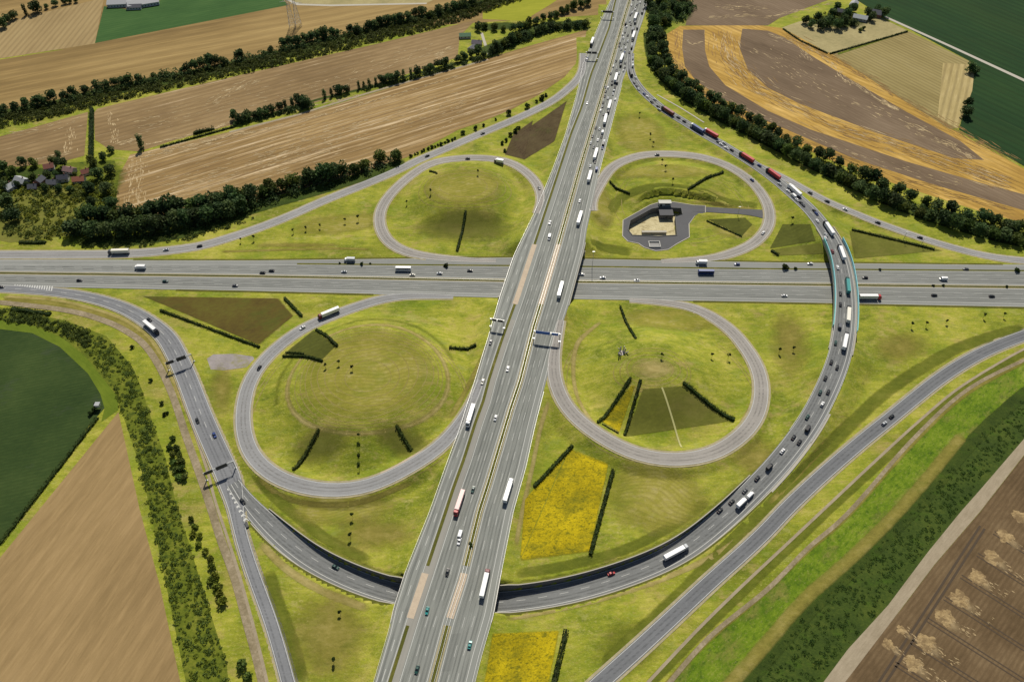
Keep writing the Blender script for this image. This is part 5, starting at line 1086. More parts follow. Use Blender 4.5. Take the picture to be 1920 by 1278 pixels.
        for s in (-1, 1):
            g_ = MB(); g_.box(-5.5, 5.2, s*1.25-.012, s*1.25+.012, 1.6, 2.8); out.append(('side_windows', g_.mesh('side_windows', M_GLASS)))
        g_ = MB(); g_.box(5.86, 6.03, -1.05, 1.05, 1.2, 2.7); out.append(('windscreen', g_.mesh('windscreen', M_GLASS)))
        out += wheels('busw', [(-3.6,-1.05),(-3.6,1.05),(3.8,-1.05),(3.8,1.05)], .48, .3)
    vm[key] = out; return out
VN = {'car': ('car','car',.7), 'estate': ('estate_car','car',.7), 'van': ('delivery_van','van',1.3), 'truck': ('articulated_truck','truck',2.3), 'lorry': ('box_truck','truck',2.0), 'bus': ('coach','bus',2.0)}
nsA, nsB = ns_line(NSL), ns_line(NSR)
lines = {'ns': lerp(nsA, nsB, .5), 'sn': lerp(nsA, nsB, .5)[::-1], 'we': ew_line(EWM), 'ew': ew_line(EWM)[::-1]}
for k, r in roads.items(): lines[k] = [c+Vector((0,0,r.zoff)) for c in r.c]
lines['ne_ramp'] = lines['ne_ramp'][::-1]
lines['ne_loop'] = lines['ne_loop'][::-1] if False else lines['ne_loop']
def vehicle(px, py, kind, c, road, label, c2=None, group=None):
    nm, cat, hc = VN[kind]; A = lines[road]; z = 2.0
    for _ in range(6):
        q = P(px, py, z+hc); best = None
        for i in range(len(A)-1):
            a, b = A[i], A[i+1]; d = (b-a).xy; t = max(0, min(1, (q.xy-a.xy).dot(d)/d.length_squared)); pp = a.lerp(b, t); dist = (pp.xy-q.xy).length
            if best is None or dist < best[0]: best = (dist, pp.z, d)
        z = best[1]
        if road in ('ns', 'sn'):      # the motorway has one height per picture row
            u = q.copy(); zz = z
            ff = [(a.y, a.z) for a in nsA]; zz = interp(q.y, [f[0] for f in ff[::-1]], [f[1] for f in ff[::-1]]); z = zz
    q = P(px, py, z+hc); d = best[2]; USED.append((q.x, q.y, {'truck': 10.5, 'bus': 8, 'lorry': 6.5}.get(kind, 4.6)))
    e = empty(nm, (q.x, q.y, z+.08), math.atan2(d.y, d.x)+random.uniform(-.015, .015))
    for n_, me_ in veh_parts(kind, c, c2): from_mesh(n_, me_, e)
    return tag(e, label, cat, group)
V = vehicle
USED = []
def fill(A, hz, what, cols, y0, y1, gap, group):
    """more queueing cars along a lane where no listed vehicle stands"""
    cum = 0; out = []
    for i in range(len(A)-1):
        L = (A[i+1]-A[i]).length; k = 0
        while cum < L:
            q = A[i].lerp(A[i+1], cum/L); cum += gap*random.uniform(.75, 1.7)
            if not (y0 < q.y < y1): continue
            if any(math.hypot(q.x-u[0], (q.y-u[1])) < u[2]+1.0 for u in USED): continue
            out.append((q, A[i+1]-A[i]))
        cum -= L
    out.sort(key=lambda o: -o[0].y); done = []
    for k, (q, d) in enumerate(out):
        c = random.choice(cols); kd = random.choice(['car','car','car','estate','van']) ; e = empty(VN[kd][0], (q.x, q.y, q.z+.09), math.atan2(d.y, d.x)+random.uniform(-.03,.03))
        for n_, me_ in veh_parts(kd, c, None): from_mesh(n_, me_, e)
        USED.append((q.x, q.y, 4.6)); done.append((e, q, c, kd))
    def lat(u):
        return min((Vector(u[:2])-A[i].lerp(A[i+1], max(0, min(1, (Vector(u[:2])-A[i].xy).dot((A[i+1]-A[i]).xy)/max(1e-6, (A[i+1]-A[i]).xy.length_squared)))).xy).length for i in range(len(A)-1))
    lane = [u[1] for u in USED if lat(u) < 1.8]
    for e, q, c, kd in done:
        k = sum(1 for y in lane if y > q.y+.1)
        tag(e, '%s %s %s, %s from the far end' % ({'black':'dark','grey':'dark grey','blue':'dark blue'}.get(c, c), 'van' if kd == 'van' else 'car', what, ordn(k+1)), 'van' if kd == 'van' else 'car', group)
# --- cross motorway, left part
V(222,471,'truck','cream','nw_ramp','pale articulated truck on the shaded lane by the tall tree belt','grey')
V(311,468,'car','silver','nw_ramp','silver car just right of the pale truck on the left slip road')
V(374,461,'car','black','nw_ramp','dark car on the left slip road below the tree belt')
V(262,500,'lorry','white','ew','small white box truck alone on the left part of the cross motorway')
V(149,525,'car','black','we','dark car nearest the left edge on the near carriageway of the cross motorway')
V(310,527,'car','darkgreen','we','dark green car on the near carriageway below the small white box truck')
V(441,535,'car','grey','we','grey car on the near carriageway just before the rusty triangular patch')
V(2,537,'car','black','west','dark car cut by the left picture edge on the exit lane')
V(492,511,'car','black','ew','dark car following another in the median lane of the far carriageway, left one')
V(509,507,'car','black','ew','dark car just ahead right of its dark twin on the far carriageway')
V(655,486,'lorry','silver','ew','grey box truck on the collector lane below the upper left loop','white')
V(645,509,'car','silver','ew','silver car below the grey box truck on the cross motorway')
V(756,503,'bus','white','ew','white coach on the cross motorway below the upper left loop')
V(773,515,'car','cream','ew','cream car beside the white coach, next to the median')
V(824,512,'car','silver','ew','silver car between the white coach and a dark car')
V(881,507,'car','black','ew','dark car on the far carriageway just left of the motorway bridge')
# right part
V(1090,514,'car','white','ew','white car emerging at the right side of the motorway bridge')
V(1130,520,'car','white','ew','white car next to the median, right of the motorway bridge')
V(1194,525,'car','silver','ew','silver car in the median lane right of two white cars')
V(1315,491,'lorry','white','ew','white box truck on the collector lane above the long blue-sided coach','white')
V(1324,509,'bus','blue','ew','long dark blue coach on the far carriageway under the upper right loop') 
V(1382,495,'car','blue','ew','dark blue car on the collector lane right of the white box truck')
V(1519,494,'car','white','ew','white car on the collector lane just left of the flyover')
V(1471,554,'car','white','we','white car on the near carriageway left of the flyover')
V(1622,520,'car','black','ew','dark car just right of the flyover on the far carriageway')
V(1769,522,'van','white','ew','white van on the far carriageway towards the right edge')
V(1632,556,'truck','white','we','white articulated truck with red cab emerging from under the flyover','red')
V(1752,553,'car','black','we','dark car ahead of the red cab truck on the near carriageway')
V(1860,555,'car','black','we','dark car nearest the right edge on the near carriageway')
V(1811,504,'car','grey','ew','grey car on the collector lane towards the right edge')
# loops and slip roads
V(616,586,'truck','white','sw_loop','white topped articulated truck at the top of the lower left loop','maroon')
V(567,614,'car','white','sw_loop','white car ahead of the truck on the lower left loop')
V(486,689,'car','black','sw_loop','dark car on the left bend of the lower left loop')
V(1011,352,'car','grey','nw_loop','grey car where the upper left loop meets the motorway')
V(877,297,'car','black','nw_loop','dark car at the top of the upper left loop')
V(935,301,'lorry','white','nw_loop','white box truck at the top right of the upper left loop','grey')
V(1232,290,'car','grey','ne_loop','grey car at the top of the upper right loop')
V(1410,337,'car','blue','ne_loop','dark blue car on the right bend of the upper right loop')
V(1431,436,'car','white','ne_loop','white car at the lower right of the upper right loop')
V(905,250,'car','black','nw_ramp','dark car on the upper left slip road near the brown planted patch')
V(801,292,'car','black','nw_ramp','dark car on the upper left slip road level with the last round tree')
V(1519,361,'car','grey','ne_ramp','dark grey car on the right slip road nearest the curve',group=None)
V(1551,377,'car','black','ne_ramp','dark car second from the curve on the right slip road')
V(1585,392,'car','white','ne_ramp','white car on the right slip road')
V(1646,417,'car','black','ne_ramp','dark car right of the white one on the right slip road')
V(1725,445,'car','black','ne_ramp','dark car nearest the right edge on the right slip road')
V(1672,780,'car','black','se_ramp','dark car on the lower right slip road close ahead of a silver estate')
V(1658,793,'estate','silver','se_ramp','silver estate car on the lower right slip road')
V(283,613,'truck','white','west','white articulated truck on the left slip road bend','black')
V(280,599,'car','black','west','dark car beside the white truck on the left slip road bend')
V(370,788,'car','black','west','dark car in the right lane of the left slip road between the two sign gantries')
V(402,815,'car','blue','west','dark blue car on the left slip road above the lower sign gantry')
V(455,939,'car','black','arc','dark car beside the chevron markings of the left split')
V(629,1062,'car','darkgreen','arc','dark green car on the sunken road left of the bridge')
V(1146,1074,'car','red','arc','red car on the sunken road right of the bridge')
V(1268,1034,'truck','white','arc','large white articulated truck alone on the lower curve','silver')
# main motorway, lower
V(1087,376,'car','white','sn','white car north of the cross motorway in the middle lane, above a white truck')
V(1087,408,'truck','white','sn','white articulated truck approaching the cross motorway from the bridge side')
V(1031,417,'car','white','ns','small white car on the southbound carriageway above the white van')
V(1030,444,'van','white','ns','white van on the southbound carriageway just north of the bridge')
V(1051,542,'truck','white','sn','white articulated truck on the bridge over the cross motorway')
V(952,691,'car','white','ns','white car in the middle of the southbound carriageway below the bridge')
V(905,715,'car','cream','ns','cream car on the collector lane beside the lower left plateau')
V(882,778,'truck','white','ns','white articulated truck on the collector lane beside the lower left loop','white')
V(929,783,'car','silver','ns','silver car southbound right of the collector truck')
V(861,942,'truck','pink','ns','red articulated truck with faded pink top on the southbound carriageway','red')
V(887,917,'car','darkgreen','ns','dark green car southbound beside the red truck')
V(953,918,'truck','white','sn','white articulated truck northbound beside the large yellow field')
V(862,1003,'van','white','ns','white van southbound below the red truck')
V(861,1014,'car','white','ns','white car close in front of the white van below the red truck')
V(839,1072,'car','black','ns','dark car southbound just above the lower bridge')
V(909,1092,'truck','white','sn','white articulated truck northbound on the lower bridge','maroon')
V(801,1144,'car','teal','ns','teal car southbound on the lower bridge')
V(881,1208,'car','teal','sn','teal car northbound below the lower bridge')
V(782,1254,'car','darkgreen','ns','dark green car southbound near the bottom edge')
V(920,641,'car','grey','ns','grey car on the collector lane under the small gantry')
V(1101,193,'car','white','ns','white car on the southbound carriageway beside the slip road meadow')
V(1100,199,'car','black','ns','dark car directly behind the white one on the southbound carriageway') if False else None
V(1110,79,'truck','white','ns','white articulated truck on the far left lane near the top gantries','black')
V(1101,110,'car','blue','ns','blue car below the second gantry from the top on the far left lane')
# --- the jam on the curve (from the flyover back and forward)
V(1106,329,'truck','white','sn','white articulated truck in the jam just above the upper right loop entry','black')
jam = [ # px,py,kind,colour,colour2 ; ordered from the top of the photo down
 (1195,9,'car','grey'),(1200,5,'car','white'),(1190,15,'car','black'),(1185,24,'car','silver'),(1191,18,'car','white'),(1182,28,'car','black'),(1196,26,'car','blue'),(1192,31,'truck','white'),(1191,42,'van','grey'),(1181,40,'car','silver'),
 (1183,46,'car','black'),(1175,50,'car','white'),(1187,55,'lorry','grey'),(1172,60,'car','grey'),(1177,66,'car','black'),(1188,66,'truck','white'),(1186,76,'car','black'),(1169,71,'car','white'),(1177,77,'car','silver'),(1162,81,'car','black'),
 (1171,81,'car','grey'),(1173,90,'car','white'),(1165,92,'car','silver'),(1180,98,'car','black'),(1171,98,'car','blue'),(1166,108,'truck','white'),(1172,118,'car','grey'),(1155,114,'car','black'),(1164,122,'van','black'),(1150,124,'car','white'),
 (1156,131,'car','grey'),(1145,138,'car','black'),(1155,145,'truck','white'),(1148,151,'car','grey'),(1157,154,'van','black'),(1140,164,'car','white'),(1135,163,'car','grey'),(1134,180,'car','black'),(1140,184,'car','silver'),(1131,192,'car','black'),(1130,199,'car','grey'),
 (1143,197,'truck','white'),(1141,209,'van','black'),(1126,207,'car','white'),(1132,214,'car','grey'),(1135,223,'truck','white'),(1134,234,'car','grey'),(1117,239,'car','black'),(1124,241,'car','silver'),(1130,247,'van','white'),(1128,256,'car','black'),(1111,255,'car','grey'),
 (1121,262,'car','white'),(1113,275,'car','grey'),(1117,288,'truck','white'),(1116,303,'car','black'),(1107,311,'car','silver')]
trk = 0; since = 0; cnt = {}
for k, it in enumerate(jam):
    px_, py_, kd, cc = it[:4]
    if kd == 'truck':
        trk += 1; since = 0; lab = 'white truck in the northbound jam, %s truck from the top edge' % ordn(trk)
    else:
        since += 1; what = {'car':'car','van':'van','lorry':'box truck'}[kd]; adj = {'black':'dark','grey':'dark grey','blue':'dark blue'}.get(cc, cc)
        pos = ('%s vehicle below the %s truck' % (ordn(since), ordn(trk))) if trk else ('%s vehicle from the top edge' % ordn(since))
        lab = '%s %s in the northbound jam, %s' % (adj, what, pos)
    V(px_, py_, kd, cc, 'sn', lab, None, 'vehicles in the northbound jam')
G2 = 'vehicles queueing on the curve'
V(1183,136,'bus','black','arc','dark coach where the curve joins the northbound jam',None,G2)
cq = [(1194,161,'car','grey'),(1197,167,'car','silver'),(1208,176,'car','blue'),(1214,181,'car','white'),(1222,191,'car','black'),(1234,199,'car','grey'),(1236,205,'car','silver'),
 (1252,207,'truck','maroon','black'),(1272,220,'car','black'),(1283,227,'car','black'),
 (1307,240,'truck','blue','white'),(1333,249,'truck','red','white'),(1347,266,'car','grey'),(1352,270,'car','white'),(1358,268,'car','silver'),(1362,277,'car','white'),(1372,281,'car','black'),
 (1400,294,'truck','red','black'),(1424,310,'car','blue'),(1450,325,'truck','red','black'),(1462,345,'car','silver'),
 (1490,356,'truck','white','white'),(1478,358,'car','white'),(1488,366,'van','white'),(1497,368,'car','black'),(1494,374,'car','white'),(1502,380,'car','black'),(1506,384,'car','grey'),(1527,395,'car','black'),(1531,400,'car','blue'),(1533,414,'car','white'),
 (1554,427,'truck','white','black'),(1549,440,'car','silver'),(1548,446,'car','white')]
landm = {7:'maroon truck',10:'blue truck with white top',11:'red truck directly below the blue one',17:'third red sided truck',19:'fourth red sided truck',21:'white truck at the slip road fork',31:'white truck just above the flyover'}
last = 'dark coach at the jam end'; since = 0
for k, it in enumerate(cq):
    px_, py_, kd, cc = it[:4]; c2 = it[4] if len(it) > 4 else None
    if k in landm: last = landm[k]; since = 0; lab = {7:'long dark maroon truck on the upper curve, nearest the motorway',10:'blue sided truck with white roof on the upper curve',11:'red sided truck with white roof directly behind the blue truck',17:'red truck on the upper curve between the upper right loop and the tree belt',19:'red truck on the curve closest to the slip road fork',21:'white truck beside the slip road fork of the curve',31:'white truck on the curve just before the cyan flyover'}[k]
    else:
        since += 1; adj = {'black':'dark','grey':'dark grey','blue':'dark blue'}.get(cc, cc)
        lab = '%s %s on the curve, %s behind the %s' % (adj, {'car':'car','van':'van'}[kd], ordn(since), last)
    V(px_, py_, kd, cc, 'arc', lab, c2, G2)
V(1578,472,'truck','white','arc','white truck at the upper end of the cyan flyover','black',G2)
V(1561,471,'car','maroon','arc','dark red car left of the white truck at the upper end of the flyover',None,G2)
V(1571,501,'car','white','arc','white car in the left lane on the cyan flyover',None,G2)
V(1590,534,'truck','teal','arc','teal green truck in the middle of the cyan flyover','darkgreen',G2)
V(1576,550,'car','black','arc','dark car on the flyover left of the teal truck tail',None,G2)
V(1576,570,'car','black','arc','dark car on the flyover left of the pale pink truck',None,G2)
V(1591,588,'truck','cream','arc','cream pinkish truck at the lower end of the cyan flyover','black',G2)
V(1575,610,'van','grey','arc','dark grey van left of the cream truck at the lower end of the flyover',None,G2)
V(1585,638,'truck','white','arc','white truck just below the cyan flyover','black',G2)
V(1567,642,'car','darkgreen','arc','dark green car left of the white truck below the flyover',None,G2)
low = [(1559,678,'car','black','inner'),(1570,688,'car','black','outer'),(1548,708,'car','black','inner'),(1538,735,'car','darkgreen','inner'),(1553,734,'car','black','outer'),(1542,757,'estate','white','outer'),(1514,781,'car','darkgreen','inner'),(1515,802,'van','black','outer'),(1488,819,'car','black','inner'),(1499,828,'car','black','outer'),(1467,845,'car','white','inner'),(1443,874,'van','black','inner'),(1420,896,'car','black','inner'),(1397,919,'car','grey','inner'),(1372,940,'car','black','inner'),(1350,956,'car','black','inner')]
for k, (a, b, kd, cc, ln) in enumerate(low):
    V(a, b, kd, cc, 'arc', '%s %s, %s lane of the curve, %s vehicle below the flyover' % ({'black':'dark','grey':'grey'}.get(cc, cc), 'van' if kd == 'van' else 'car', ln, ordn(k+1)), None, G2)
COLS = ['black','black','grey','silver','white','blue','grey','white','silver']
for f, nm_ in ((.17,'in the median lane of the jam'),(.42,'in the second lane of the jam'),(.64,'in the third lane of the jam'),(.85,'in the outer lane of the jam')):
    fill([q for q in lerp(ns_line(NSM), nsB, f)[::-1]], 0, nm_, COLS, 545, 960, 7.5 if f > .3 else 10, 'filler cars of the northbound jam')
aL = roads['arc']
for o, nm_ in ((2.3,'in the left lane of the upper curve'),(-2.3,'in the right lane of the upper curve')):
    fill([q for q in aL.off(o, .05) if q.y > 470], 0, nm_, COLS, 470, 800, 7, 'filler cars of the curve queue')
V(1407,927,'van','white','arc','upper white van of the pair on the lower curve'); V(1391,941,'lorry','white','arc','lower white box truck of the pair on the lower curve','white')

# ------------------------------------------------------------------ gantries, poles, mast
def gantry(p0, p1, z, label, panels, hgt=7.2, blue=True, road_z=None):
    """p0,p1 feet pixels; panels list of (t0,t1,height,material)"""
    a = P(p0[0], p0[1], z); b = P(p1[0], p1[1], z); a.z = z; b.z = z
    d = (b-a); L = d.xy.length; e = empty('sign_gantry', a, math.atan2(d.y, d.x))
    for x in (0, L):
        m_ = MB(); m_.box(x-.25, x+.25, -.25, .25, -3, hgt+.5); m_.box(x-.6, x+.6, -.6, .6, -3, .3); m_.build('post', M_STEEL, e)
    m_ = MB()
    for zz in (hgt-.4, hgt+.5): m_.box(0, L, -.35, -.2, zz-.09, zz+.09); m_.box(0, L, .2, .35, zz-.09, zz+.09)
    k = int(L/1.4)
    for i in range(k):
        x = L*i/k; m_.cyl((x, -.28, hgt-.4), (x+L/k, -.28, hgt+.5), .05, .05, 4); m_.cyl((x, .28, hgt+.5), (x+L/k, .28, hgt-.4), .05, .05, 4)
    m_.build('beam', M_STEEL, e)
    for (t0, t1, ph, mm) in panels:
        m_ = MB(); m_.box(L*t0, L*t1, -.62, -.42, hgt-ph*.5, hgt+ph*.5); s_ = m_.build('sign_panel', mm, e)
        m2 = MB(); m2.box(L*t0-.06, L*t1+.06, -.41, -.36, hgt-ph*.5-.06, hgt+ph*.5+.06); m2.build('sign_frame', M_DARK, s_)
    return tag(e, label, 'sign gantry')
gantry((1001,634),(1049,640), 6.7, 'gantry with blue direction signs over the northbound carriageway below the bridge', [(.06,.62,2.6,M_BLUE),(.68,.94,2.2,M_BLUE)])
gantry((920,611),(945,615), 6.8, 'gantry with dark signs over the collector lane left of the blue one', [(.1,.45,2.2,M_DARK),(.55,.95,2.2,M_DARK)])
gantry((317,694),(364,677), 0, 'sign gantry with dark panels over the upper part of the left slip road', [(.02,.30,2.6,M_DARK),(.42,.78,3.2,M_DARK)])
gantry((388,900),(442,877), 0, 'sign gantry with dark panels over the left slip road just before the split', [(.02,.30,2.6,M_DARK),(.42,.80,3.2,M_DARK)])
gantry((1127,33),(1150,34), .9, 'dark sign gantry farthest away over the left lanes at the top', [(.1,.9,2.4,M_DARK)], 7)
gantry((1098,110),(1120,111), 1.2, 'dark sign gantry over the left lanes above the slip road', [(.08,.45,2.4,M_DARK),(.5,.9,2.4,M_DARK)], 7)
def mast(px, py, h, label, name='lamp_mast', z=None):
    q = gp(px, py) if z is None else P(px, py, z); e = empty(name, q); m_ = MB(); m_.cyl((0,0,-.5), (0,0,h), .22, .1, 8); m_.build('pole', M_STEEL, e)
    m_ = MB(); m_.box(-.9, .9, -.25, .25, h-.2, h); m_.build('head', M_STEEL, e); return tag(e, label, 'mast')
mast(1110,503,17,'tall steel mast beside the cross motorway right of the bridge'); mast(1383,404,9,'slim pole beside the service road of the basin')
mast(1693,451,9,'slim pole on the grass below the right slip road'); mast(1727,460,8,'slim pole beside the last dark car of the right slip road')
# crash cushion
q = P(463,984,0); e = empty('crash_cushion', q, R(120)); b = MB(); b.box(-2,2,-.7,.7,0,1.0); b.build('cushion_body', M_DARK, e); b = MB(); b.box(2.01,2.1,-.7,.7,.2,1.0); b.build('reflector', M_LAMP, e); tag(e, 'dark crash cushion at the tip of the left road split', 'crash cushion')

# lattice pylon
def pylon(px, py, h, label):
    q = gp(px, py); e = empty('power_pylon', q, R(20)); b = MB(); w0 = 3.4; nlev = 9
    def corner(t): k = w0*(1-t)+.45*t; z = h*t; return [Vector((k,k,z)), Vector((-k,k,z)), Vector((-k,-k,z)), Vector((k,-k,z))]
    for i in range(nlev):
        c0 = corner(i/nlev); c1 = corner((i+1)/nlev)
        for k in range(4):
            b.cyl(c0[k], c1[k], .16, .16, 4); b.cyl(c0[k], c1[(k+1)%4], .09, .09, 4); b.cyl(c0[(k+1)%4], c1[k], .09, .09, 4); b.cyl(c1[k], c1[(k+1)%4], .09, .09, 4)
    b.build('lattice_tower', M_STEEL, e)
    for zz, ln in ((h*.72, 8), (h*.86, 6.5), (h*.97, 4)):
        b = MB(); b.cyl((-ln,0,zz), (0,0,zz+1), .12, .14, 4); b.cyl((ln,0,zz), (0,0,zz+1), .12, .14, 4); b.cyl((-ln,0,zz), (ln,0,zz), .12, .12, 4)
        for s in (-1,1): b.cyl((s*ln,0,zz), (s*ln,0,zz-1.6), .08, .08, 4)
        b.build('crossarm', M_STEEL, e)
    return tag(e, label, 'power pylon')
pylon(549,53,42,'steel lattice power pylon in the far stubble field'); pylon(560,48,34,'smaller steel lattice pylon right behind the first')

# ------------------------------------------------------------------ basin
wallv = grow(PITW, .5)
e = empty('retention_basin', (PITW[0].x, PITW[0].y, 0)); inv = Vector(e.location)
n = len(PITW); vs = []; fs = []
for a, b in zip(PITW, wallv): vs += [Vector((a.x,a.y,-6))-inv, Vector((a.x,a.y,.45))-inv, Vector((b.x,b.y,.45))-inv, Vector((b.x,b.y,-.4))-inv]
for i in range(n):
    j = (i+1) % n
    for k in range(3): fs.append((4*i+k, 4*j+k, 4*j+k+1, 4*i+k+1))
mk('basin_wall', vs, fs, mat_plain('shaded_basin_concrete', C(.13,.13,.125), .9), e)  # unlit far wall's shade painted in as darker concrete all round
fl = [Vector((a.x, a.y, -5.2))-inv for a in PITW]
M_SAND = mat_ground('sandy_basin_floor', [(0.33, C(.40,.34,.18)), (0.67, C(.62,.55,.34))], angle=0, big=.2, fine=.8, stretch=1, blotch=[(.2,.52,.62,C(.25,.20,.10),.8)])
mk('basin_floor', fl, [tuple(t) if ((fl[t[1]]-fl[t[0]]).cross(fl[t[2]]-fl[t[0]])).z > 0 else tuple(t)[::-1] for t in tessellate_polygon([fl])], M_SAND, e)
def pbox(px, py, z, L, W_, z0, z1, m, nm, parent, rot=0):
    q = P(px, py, z)-inv; b = MB(); b.box(-L/2, L/2, -W_/2, W_/2, z0, z1); o = b.build(nm, m, parent); o.location = (q.x, q.y, 0); o.rotation_euler = (0,0,rot); return o
pbox(1226,437,-5,20,2.2,-5.2,-3.2,M_CONC,'weir_wall',e); 
M_WALL = mat_plain('white_render', C(.50,.49,.45), .8)
tag(e, 'angular concrete retention basin with sandy floor inside the upper right loop', 'basin')
YW = [P(a, b, .0) for a, b in YARD]
tri = tessellate_polygon([[Vector((q.x,q.y,0)) for q in YW], [Vector((q.x,q.y,0)) for q in wallv]]); allp = [Vector((q.x,q.y,.0)) for q in YW]+[Vector((q.x,q.y,.0)) for q in wallv]
struct(mk('yard', allp, [tuple(t) if ((allp[t[1]]-allp[t[0]]).cross(allp[t[2]]-allp[t[0]])).z > 0 else tuple(t)[::-1] for t in tri], M_YARD))
kb = YW+[YW[0]]; cen = sum(YW, Vector())/len(YW)
kv = [Vector((q.x,q.y,0)) for q in kb]; ko = [q+(q-cen).normalized()*.7 for q in kv]
struct(ribbon('yard_kerb', kv, ko, M_CONC, .14, .5))
q = P(1249,398,-1.0); e2 = empty('pump_house', (q.x, q.y, -5.2)); b = MB(); b.box(-5.5,5.5,-4,4,0,4.3); b.build('wall', mat_plain('dark_cladding', C(.10,.10,.105), .8), e2); b = MB(); b.box(-5.8,5.8,-4.3,4.3,4.3,4.6); b.build('roof', mat_plain('dark_flat_roof', C(.085,.085,.09), .9), e2)
b = MB(); b.box(-.6,.6,-4.06,-4.01,1.6,3.6); b.build('door', M_DARK, e2); tag(e2, 'dark flat-roofed pump house standing in the basin corner', 'building')
q = P(1246,383,.5); e3 = empty('utility_building', (q.x, q.y, 0)); b = MB(); b.box(-5,5,-2,2,-.1,3); b.build('wall', M_WALL, e3); b = MB(); b.box(-5.3,5.3,-2.3,2.3,3,3.3); b.build('roof', M_WALL, e3)
b = MB(); b.box(-4,-2.4,-2.06,-2.01,0,2.2); b.build('door', M_DARK, e3); b = MB(); b.box(0,4,-2.06,-2.01,1,2.2); b.build('window', M_GLASS, e3); tag(e3, 'small white flat-roofed utility building at the back of the basin yard', 'building')
q = P(1227,459,0); e4 = empty('inlet_chamber', (q.x, q.y, 0))
for bx, nm in (((-4,4,3,3.5),'chamber_wall'),((-4,4,-3.5,-3),'chamber_wall'),((-4.5,-4,-3.5,3.5),'chamber_wall'),((4,4.5,-3.5,3.5),'chamber_wall')):
    b = MB(); b.box(*bx, -.1, 1.1); b.build(nm, M_WALL, e4)
b = MB(); b.box(-3.99,3.99,-2.99,2.99,.02,.12); b.build('grating', M_DARK, e4); tag(e4, 'square white walled inlet chamber at the front of the basin yard', 'chamber')

# sculpture on the mound
q = gp(1166,662); e = empty('sculpture', q); M_STONE = mat_plain('pale_stone', C(.42,.38,.34), .85)
for i in range(7):
    b = MB(); L = random.uniform(3, 5.5); b.box(-.45, .45, -.35, .35, 0, L, 0, .1, .1); o = b.build('leaning_slab', M_STONE, e); a = i*.9
    o.location = (math.cos(a)*random.uniform(.5,2.2), math.sin(a)*random.uniform(.5,2.0), -.2); o.rotation_euler = (random.uniform(-.9,.9), random.uniform(-.9,.9), a)
b = MB(); b.cyl((0,0,-.3),(0,0,.5),2.6,2.2,14); b.build('plinth', M_STONE, e)
tag(e, 'pale sculpture of leaning slabs on the lower right mound', 'sculpture')

# ------------------------------------------------------------------ buildings
def house(px, py, L, W_, h, rz, roofc, wallc, label, rh=3.0, name='house', chim=True):
    if name == 'house': L *= .78; W_ *= .8; h *= .8; rh *= .8
    q = gp(px, py, 0, h*.8); e = empty(name, (q.x, q.y, HT(q.x,q.y)), R(rz)); b = MB()
    b.add([(-L/2,-W_/2,0),(L/2,-W_/2,0),(L/2,W_/2,0),(-L/2,W_/2,0),(-L/2,-W_/2,h),(L/2,-W_/2,h),(L/2,W_/2,h),(-L/2,W_/2,h),(-L/2,0,h+rh-.12),(L/2,0,h+rh-.12)], [(0,1,5,4),(1,2,6,9,5),(2,3,7,6),(3,0,4,8,7)])
    b.build('wall', mat_plain('wall_'+wallc[0], wallc[1], .85), e); o = .5; k = rh/(W_/2)
    r_ = MB()
    for s in (-1, 1):
        y1 = s*(W_/2+o); z1 = h-k*o
        r_.add([(-L/2-o,y1,z1),(L/2+o,y1,z1),(L/2+o,0,h+rh),(-L/2-o,0,h+rh),(-L/2-o,y1,z1-.2),(L/2+o,y1,z1-.2),(L/2+o,0,h+rh-.2),(-L/2-o,0,h+rh-.2)], [(0,1,2,3),(7,6,5,4),(0,4,5,1),(1,5,6,2),(3,7,4,0)])
    rf = r_.build('roof', mat_plain('roof_'+roofc[0], roofc[1], .8), e)
    if chim: b = MB(); b.box(L*.2,L*.2+.7,.3,1.0,h+rh*.5,h+rh+.9); b.build('chimney', mat_plain('chimney_brick', C(.25,.12,.09), .9), rf)
    nwin = max(2, int(L/3.2))
    for i in range(nwin):
        x = -L/2+L*(i+.5)/nwin; b = MB()
        b.box(x-.5, x+.5, -W_/2-.04, -W_/2-.005, 1.0, 2.2); b.build('window' if i else 'door', M_GLASS if i else M_DARK, e)
    return tag(e, label, 'house' if name == 'house' else 'building')
RED = ('red_tile', C(.26,.10,.07)); PINK = ('faded_red', C(.32,.19,.17)); GRY = ('grey_tile', C(.13,.13,.145)); PAL = ('pale_sheet', C(.34,.35,.36)); SLT = ('slate', C(.06,.063,.08)); WHT = ('white', C(.48,.46,.42)); BRK = ('brick', C(.28,.14,.10)); ORG = ('orange_tile', C(.36,.13,.07))
house(92,312,10,8,4,20,RED,WHT,'small house with red roof behind the village, by the field')
house(130,318,13,8,4,-15,PINK,WHT,'village house with faded pink red roof')
house(148,336,12,8,4,8,ORG,WHT,'village house with bright orange red roof')
house(118,333,11,8,4.5,12,SLT,WHT,'village house with slate blue roof left of the orange one')
house(98,342,10,8,4,0,GRY,WHT,'grey roofed village house in the middle of the village')
house(75,338,9,8,5,75,SLT,BRK,'brick village house with dark roof seen from its gable')
house(40,338,14,9,4,-25,PAL,WHT,'village house with pale grey roof on the left')
house(18,350,10,8,4.5,60,PAL,WHT,'white gabled house nearest the left edge')
house(62,350,9,7,3,5,GRY,BRK,'low brick outbuilding in front of the village')
house(160,322,8,7,3.5,30,RED,WHT,'small red roofed house at the right end of the village')
house(228,4,30,14,4,6,PAL,('metal',C(.5,.5,.5)),'left pale metal farm hall at the top edge',2.5,'farm_hall',False)
house(268,3,34,18,4,22,PAL,('metal',C(.5,.5,.5)),'right bright metal farm hall at the top edge',2.5,'farm_hall',False)
house(252,12,16,9,3,6,SLT,('metal',C(.5,.5,.5)),'dark roofed shed in front of the farm halls',2,'farm_hall',False)
